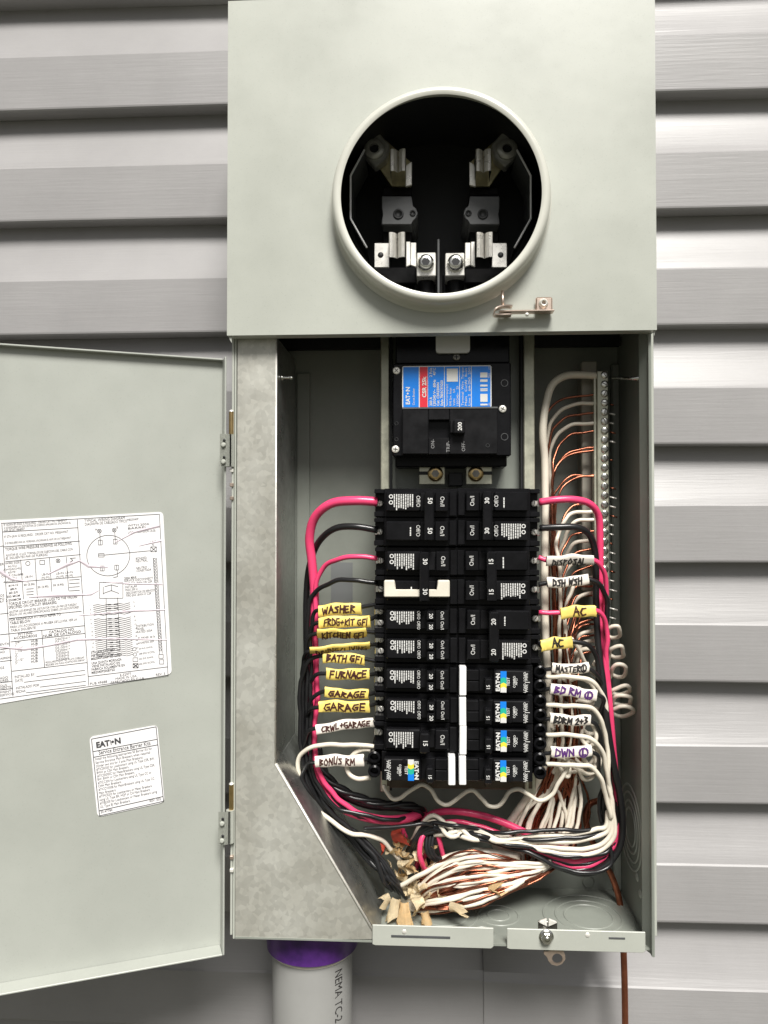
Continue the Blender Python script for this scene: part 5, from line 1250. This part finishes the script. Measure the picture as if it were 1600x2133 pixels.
# coiled white pigtails between the tags and the neutral bar
for i, (x0, y0, x1, y1) in enumerate(((1256, 1300, 1262, 1332), (1262, 1340, 1270, 1415), (1266, 1428, 1272, 1492))):
    pts = []
    turns = (1.0, 2.0, 3.0)[i]; n = int(turns * 12) + 1
    for k in range(n):
        a = k * 2 * math.pi / 12; t = k / (n - 1); ax = (34, 37, 47)[i]
        pts.append((x0 + (x1 - x0) * t + ax * (.5 - .5 * math.cos(a)) + 2 * math.sin(k * 1.7), y0 + (y1 - y0) * t + (17, 19, 13)[i] * math.sin(a) + 3 * math.sin(k * .45 + i), 49 + 9 * math.sin(a + .5)))
    wire('white_wire', 'white_wire', .0019, pts, ['short white curl of wire at the bottom of the neutral bar', 'white curl of wire beside the MASTER tag, next to the box side', 'flat white coils of wire beside the BDRM tags, next to the box side'][i])
for i, pts in enumerate((
    [(1236, 1386, 40), (1250, 1360, 46), (1215, 1352, 50), (1188, 1372, 54), (1180, 1400, 58), (1190, 1425, 56), (1215, 1440, 54), (1235, 1462, 52), (1225, 1480, 54)],
    [(1150, 1520, 40), (1170, 1506, 44), (1200, 1510, 50), (1225, 1530, 54), (1240, 1550, 56), (1238, 1580, 56), (1215, 1600, 54), (1190, 1608, 52), (1170, 1604, 54)],
    [(1225, 1475, 42), (1248, 1480, 46), (1252, 1510, 50), (1235, 1528, 54), (1205, 1518, 56), (1190, 1500, 58)],
    [(1215, 1548, 44), (1236, 1545, 46), (1246, 1570, 48), (1238, 1596, 48), (1210, 1590, 52), (1190, 1570, 56), (1180, 1548, 60)],
    [(1150, 1470, 50), (1165, 1455, 54), (1185, 1448, 56), (1200, 1462, 58), (1196, 1500, 60), (1205, 1540, 60), (1220, 1610, 62)],
    [(1160, 1400, 44), (1180, 1418, 40), (1205, 1412, 38), (1228, 1422, 38), (1240, 1445, 40), (1230, 1462, 44), (1205, 1458, 46), (1180, 1466, 48), (1165, 1450, 52)],
    [(1155, 1548, 46), (1175, 1585, 38), (1200, 1600, 36), (1225, 1612, 38), (1246, 1600, 42), (1250, 1575, 46), (1240, 1545, 48)],
    [(1210, 1560, 36), (1222, 1590, 34), (1236, 1600, 36), (1242, 1582, 40), (1230, 1558, 44), (1214, 1548, 48)],
    [(1225, 1500, 36), (1238, 1516, 34), (1242, 1540, 34), (1228, 1556, 38), (1212, 1540, 44), (1216, 1510, 50)],
    [(1152, 1610, 44), (1168, 1590, 40), (1190, 1586, 36), (1205, 1602, 36), (1214, 1622, 40), (1230, 1622, 46), (1246, 1604, 50)],
    [(1190, 1330, 36), (1206, 1352, 44), (1218, 1380, 50), (1230, 1395, 54), (1252, 1415, 58)])):
    wire('white_wire', 'white_wire', .0019, pts, 'white curl of pigtail wire behind the white breaker tags', 'white pigtail curls behind the tags')
# ---- neutral and ground fan from the bar down to the cables
ORD = 'first second third fourth fifth sixth seventh eighth ninth tenth eleventh twelfth thirteenth fourteenth fifteenth sixteenth seventeenth eighteenth nineteenth twentieth twenty-first twenty-second twenty-third twenty-fourth'.split()
FG_W = 'white neutral wires fanning from the terminal bar'
FG_C = 'bare copper ground wires fanning from the terminal bar'
fan = []
seq = [(783, 'W'), (820, 'c'), (841, 'W'), (859, 'c'), (882, 'W'), (897, 'c'), (933, 'c'), (937, 'c'), (989, 'c'), (993, 'c'), (1047, 'c'), (1064, 'W'), (1083, 'W'), (1106, 'c'), (1124, 'W'),
       (1143, 'c'), (1162, 'W'), (1180, 'c'), (1202, 'W'), (1206, 'c'), (1218, 'c'), (1234, 'W'), (1240, 'c'), (1262, 'c'), (1266, 'c'), (1282, 'c'), (1290, 'c'), (1300, 'c'), (1312, 'W'), (1322, 'c'), (1336, 'W'), (1348, 'c'), (1358, 'c')]
cntW = cntC = 0
nF = len(seq)
for i, (sl, ch) in enumerate(seq):
    t = i / (nF - 1)
    py = sl
    big = (i == 0)
    Yv = (56 + 18 * ((i * 7) % 11) / 11) if ch == 'W' else (38 + 22 * ((i * 7) % 11) / 11)
    xv = 1137 + 60 * (t ** .9) + rw.uniform(-5, 5)
    if i in (11, 18): Yv = 40
    if big: xv, Yv = 1131, 46
    bend = 40 + 26 * (1 - abs(t - .4)) + rw.uniform(-8, 14)
    pts = [(1247, py, 60), (1228, py + rw.uniform(-1, 3), 60), (xv + (1230 - xv) * .45, py + 4 + rw.uniform(0, 8), 59), (xv + 9, py + bend * .6, (Yv + 58) / 2), (xv, py + bend * 1.25, Yv)]
    if big: pts = [(1247, 783, 60), (1215, 781, 60), (1178, 783, 58), (1152, 800, 54), (1138, 840, 50), (1131, 900, 46)]
    y_ = py + bend * 1.25
    for yy in (960, 1080, 1200, 1320, 1440, 1540):
        if yy > y_ + 60: pts.append((xv + rw.uniform(-4, 4) + (yy - 960) * .02, yy, Yv + rw.uniform(-3, 3)))
    # below the breakers the fan passes behind the sweep and turns to the cables
    s_ = ((i * 13) % nF) / nF                     # shuffled position in the fan
    xb = 1066 + 146 * s_
    w_ = 1.0 - s_
    pts += [(xv + (xb - xv) * .25 + 6, 1625, max(Yv, 58)), (xb, 1700 + rw.uniform(-8, 8), ((84 if i % 2 else 60) if ch == 'W' else 64) + 6 * w_), (xb - 14 - 20 * w_, 1762 + 14 * s_, 66)]
    yo = 1772 + 112 * s_
    pts += [(1078 + rw.uniform(-10, 10) - 6 * w_ + 40 * s_, 1786 + 46 * s_ + rw.uniform(-4, 4), 56 - 12 * s_ + rw.uniform(-3, 3)), (1000 + rw.uniform(-8, 8), 1776 + 108 * s_ + rw.uniform(-5, 5), 50 - 18 * s_ + rw.uniform(-3, 3)),
            (930 + rw.uniform(-8, 8), 1794 + 106 * s_ + rw.uniform(-6, 6), 52 - 16 * s_), (880 + rw.uniform(-10, 10), 1822 + 80 * s_ + rw.uniform(-6, 6), 58 - 14 * s_), (846 + rw.uniform(-12, 12), 1858 + 38 * s_, 72 - 4 * s_)]
    if ch == 'W':
        wire('white_wire', 'white_wire', .0036 if big else .0018, pts, 'thick white neutral wire at the top of the terminal bar' if big else 'white neutral wire on the terminal bar, %s white one from the top' % ORD[cntW], None if big else FG_W)
        cntW += 1
    else:
        wire('copper_wire', 'copper', .0011, pts, 'bare copper ground wire on the terminal bar, %s copper one from the top' % ORD[cntC], FG_C)
        cntC += 1
# extra whites and coppers that only show in the lower bundle
for i in range(40):
    s_ = ((i * 7) % 40) / 39.0
    ch = 'W' if i % 5 in (1, 3) else 'c'
    xb = 1080 + 125 * s_ + rw.uniform(-10, 10)
    pts = [(1160 + 40 * s_, 1600, 66 if ch == 'c' else 76), (xb + 14, 1680, 70 if ch == 'c' else (60 if i % 2 else 92)), (xb - 6, 1745, 66 if ch == 'c' else (58 if i % 2 else 84)), (1150 - 16 * s_, 1790 + 20 * s_, 50), (1070 + rw.uniform(-14, 14), 1792 + 58 * s_ + rw.uniform(-7, 7), 42 - 8 * s_ + rw.uniform(-4, 4)), (985 + rw.uniform(-14, 14), 1778 + 110 * s_ + rw.uniform(-7, 7), 38 - 8 * s_ + rw.uniform(-4, 4)), (915 + rw.uniform(-14, 14), 1806 + 92 * s_ + rw.uniform(-7, 7), 42 - 10 * s_ + rw.uniform(-4, 4)), (868 - 10 * s_, 1850 + 48 * s_, 52), (838, 1862 + 34 * s_, 66)]
    if ch == 'W': wire('white_wire', 'white_wire', .0018, pts, 'white neutral wire in the lower fan that curves left to the torn sheaths', 'white wires of the lower fan')
    else: wire('copper_wire', 'copper', .0011, pts, 'bare copper wire in the lower fan that curves left to the torn sheaths', 'copper wires of the lower fan')
wire('white_wire', 'white_wire', .0022, [(812, 1846, 62), (824, 1848, 54), (860, 1832, 46), (905, 1806, 42), (955, 1782, 44), (990, 1770, 52), (1040, 1776, 60)], 'foremost white wire crossing the torn cable ends with a hooked end')
# pink and black drops into the cable ends
wire('red_wire', 'red_wire', .0025, [(884, 1735, 52), (876, 1755, 48), (874, 1780, 48), (882, 1805, 54), (892, 1818, 64)], 'pink-red wire dropping into the torn cable ends, curved')
wire('red_wire', 'red_wire', .0023, [(910, 1720, 56), (914, 1745, 52), (922, 1778, 54), (930, 1800, 64)], 'pink-red wire dropping straight beside the curved pink one')
for k in range(3):
    wire('black_wire', 'black_wire', .0020, [(890 + k * 7, 1738, 54), (888 + k * 6, 1765, 50), (896 + k * 6, 1785, 50), (920 + k * 6, 1795 - k * 2, 54), (945, 1790, 62)], 'black wire hooking into the torn cable ends', 'black hooks at the cable ends')
wire('black_wire', 'black_wire', .0024, [(956, 1838, 50), (952, 1856, 44), (940, 1872, 46), (926, 1880, 56)], 'short black wire stub hooked below the white fan')
wire('black_wire', 'black_wire', .0019, [(758, 1726, 44), (800, 1724, 42), (850, 1720, 42), (885, 1716, 44), (905, 1722, 50), (918, 1740, 60)], 'black wire crossing level above the torn cable ends')
# thick ground conductor leaving through the floor
wire('ground_wire', 'copper_dull', .0030, [(1246, 1668, 88), (1230, 1674, 86), (1221, 1692, 84), (1222, 1718, 82), (1232, 1748, 80), (1250, 1782, 78), (1268, 1812, 77), (1282, 1845, 76), (1292, 1884, 76), (1298, 1960, 76), (1301, 2040, 76), (1303, 2180, 76), (1304, 2260, 76)],
     'thick bare copper ground wire passing down through the box floor')
# copper stub tips past the bar
for k in range(0, 27, 1):
    if k in (0, 1, 2, 8, 10, 11): continue
    py = 781 + k * 19.3 + 3
    bm = NB(); c0 = at(1270, py, .063); ln = rw.uniform(.003, .0085); tube(bm, [c0, c0 + Vector((ln * .9, -ln * .15, -ln * .25))], .0008, 6)
    obj('wire_tip', bm, 'tin' if k % 3 else 'copper', nbar)

# ================================================================ torn cable sheaths
def sheath(px, py, Y, ang, Ln, r, m, seed, open_=1.2, label=None):
    rnd = random.Random(seed)
    c = at(px, py, Y); d = Vector((math.cos(R(ang)), -.35, math.sin(R(ang)))).normalized()
    ref = Vector((0, -1, 0)); side = d.cross(ref).normalized(); n_ = side.cross(d)
    bm = NB(); NU, NV = 9, 5
    flare = rnd.uniform(1.2, 1.9)
    jag = [rnd.uniform(.45, 1.15) for _ in range(NU)]
    g_ = []
    for i in range(NU):
        a = (i / (NU - 1) - .5) * 2 * math.pi * (1 - open_ / 6.28) + rnd.uniform(-.1, .1)
        rowv = []
        for j in range(NV):
            t = j / (NV - 1); L2 = Ln * t * jag[i]
            rr = r * (1 + (flare - 1) * t ** 2) + rnd.uniform(-.0004, .0004)
            rowv.append(bm.verts.new(c + d * L2 + (side * math.sin(a) + n_ * math.cos(a)) * rr + Vector((0, 0, -Ln * .25 * t * t))))
        g_.append(rowv)
    for i in range(NU - 1):
        for j in range(NV - 1): bm.faces.new((g_[i][j], g_[i + 1][j], g_[i + 1][j + 1], g_[i][j + 1]))
    bmesh.ops.solidify(bm, geom=bm.faces[:], thickness=.0007)
    o = obj('cable_sheath', bm, m, None, True)
    return tag(o, label or 'torn tan cable sheath end among the wires at the bottom', 'cable sheath', None if label else 'torn tan cable sheaths')
SH = [(826, 1758, .066, 60, .013, .0045), (850, 1752, .070, 75, .016, .0050), (842, 1782, .062, 40, .014, .0045), (830, 1775, .066, 120, .012, .0045), (808, 1808, .062, 110, .014, .0045), (816, 1834, .056, 140, .013, .0045), (848, 1800, .056, 20, .013, .0042),
      (872, 1822, .062, 90, .012, .0045), (858, 1838, .066, 30, .014, .0045), (890, 1800, .060, 70, .012, .0042), (812, 1868, .050, 200, .014, .0046), (826, 1872, .044, 255, .020, .0052), (842, 1880, .040, 275, .022, .0050), (858, 1870, .050, 10, .014, .0045),
      (882, 1876, .040, 190, .016, .0048), (884, 1900, .036, 290, .012, .0044), (900, 1862, .052, 160, .012, .0042), (938, 1888, .034, 5, .020, .0046), (1015, 1852, .044, 30, .024, .0040), (925, 1870, .046, 100, .012, .0040), (868, 1852, .048, 60, .014, .0045), (836, 1822, .060, 70, .014, .0045)]
for i in range(18):
    SH.append((798 + rw.uniform(0, 110), 1745 + rw.uniform(0, 130), rw.uniform(.056, .074), rw.uniform(0, 360), rw.uniform(.009, .016), rw.uniform(.003, .0048)))
for i, (px, py, Y, ang, Ln, r) in enumerate(SH):
    sheath(px, py, Y - (.010 if py > 1850 else .004), ang, Ln * .8, r * .85, ('jacket', 'jacket_pale', 'jacket_pale')[i % 3], 40 + i)
sheath(984, 1858, .040, 10, .014, .0045, 'jacket_yellow', 91, 3.2, 'bright yellow scrap of cable sheath on the white fan of wires')
sheath(822, 1744, .060, 30, .016, .0058, 'jacket_red', 92, 2.6, 'torn orange-red cable sheath above the tan ones')
sheath(802, 1756, .058, 200, .008, .0036, 'jacket_red', 93, 2.6, 'small red scrap of cable sheath beside the white wire')

# ================================================================ conduit
cc = at(651, 2060, .060)
RC = 82.5 * mpp(.060)
cond = thing('conduit', (cc.x, .060, ZB - .20), 'grey plastic conduit pipe with purple primer under the box', 'conduit')
bm = NB(); lathe(bm, [(RC, -.22), (RC, 0.0)], (cc.x, .060, ZB), 64, 'Z'); obj('pipe', bm, 'pvc', cond, True)
RCO = 94 * mpp(.060)
zq = at(651, 2018, .060 - RCO).z
bm = NB(); lathe(bm, [(RC + .0002, zq - ZB - .0002), (RCO - .0012, zq - ZB), (RCO, zq - ZB + .0012), (RCO, -.0012)], (cc.x, .060, ZB), 64, 'Z'); obj('coupling', bm, 'purple_primer', cond, True)
bm = NB(); lathe(bm, [(RC, zq - ZB - .0040), (RC + .0008, zq - ZB - .0036), (RC + .0009, zq - ZB - .0003), (RC, zq - ZB - .0002)], (cc.x, .060, ZB), 64, 'Z'); o = obj('cement_ring', bm, 'bone', cond, True)
bm = NB()
tx_ = at(698, 2040, .060 - RC * .75).x - cc.x
def wrap(p):
    dx = p.x - cc.x; a = dx / RC; rr = RC + .0003
    return Vector((cc.x + rr * math.sin(a), .060 - rr * math.cos(a), p.z))
a_arc = math.asin(max(-.99, min(.99, tx_ / RC))) * RC
put_text(bm, 'NEMA TC-2', Vector((cc.x + a_arc, 0, at(700, 2026, .030).z)), down_r, down_u, .0125, 'L', 0.0, 106 * mpp(.030), warp=wrap)
pobj('printed_text', bm, 'ink_black', cond)
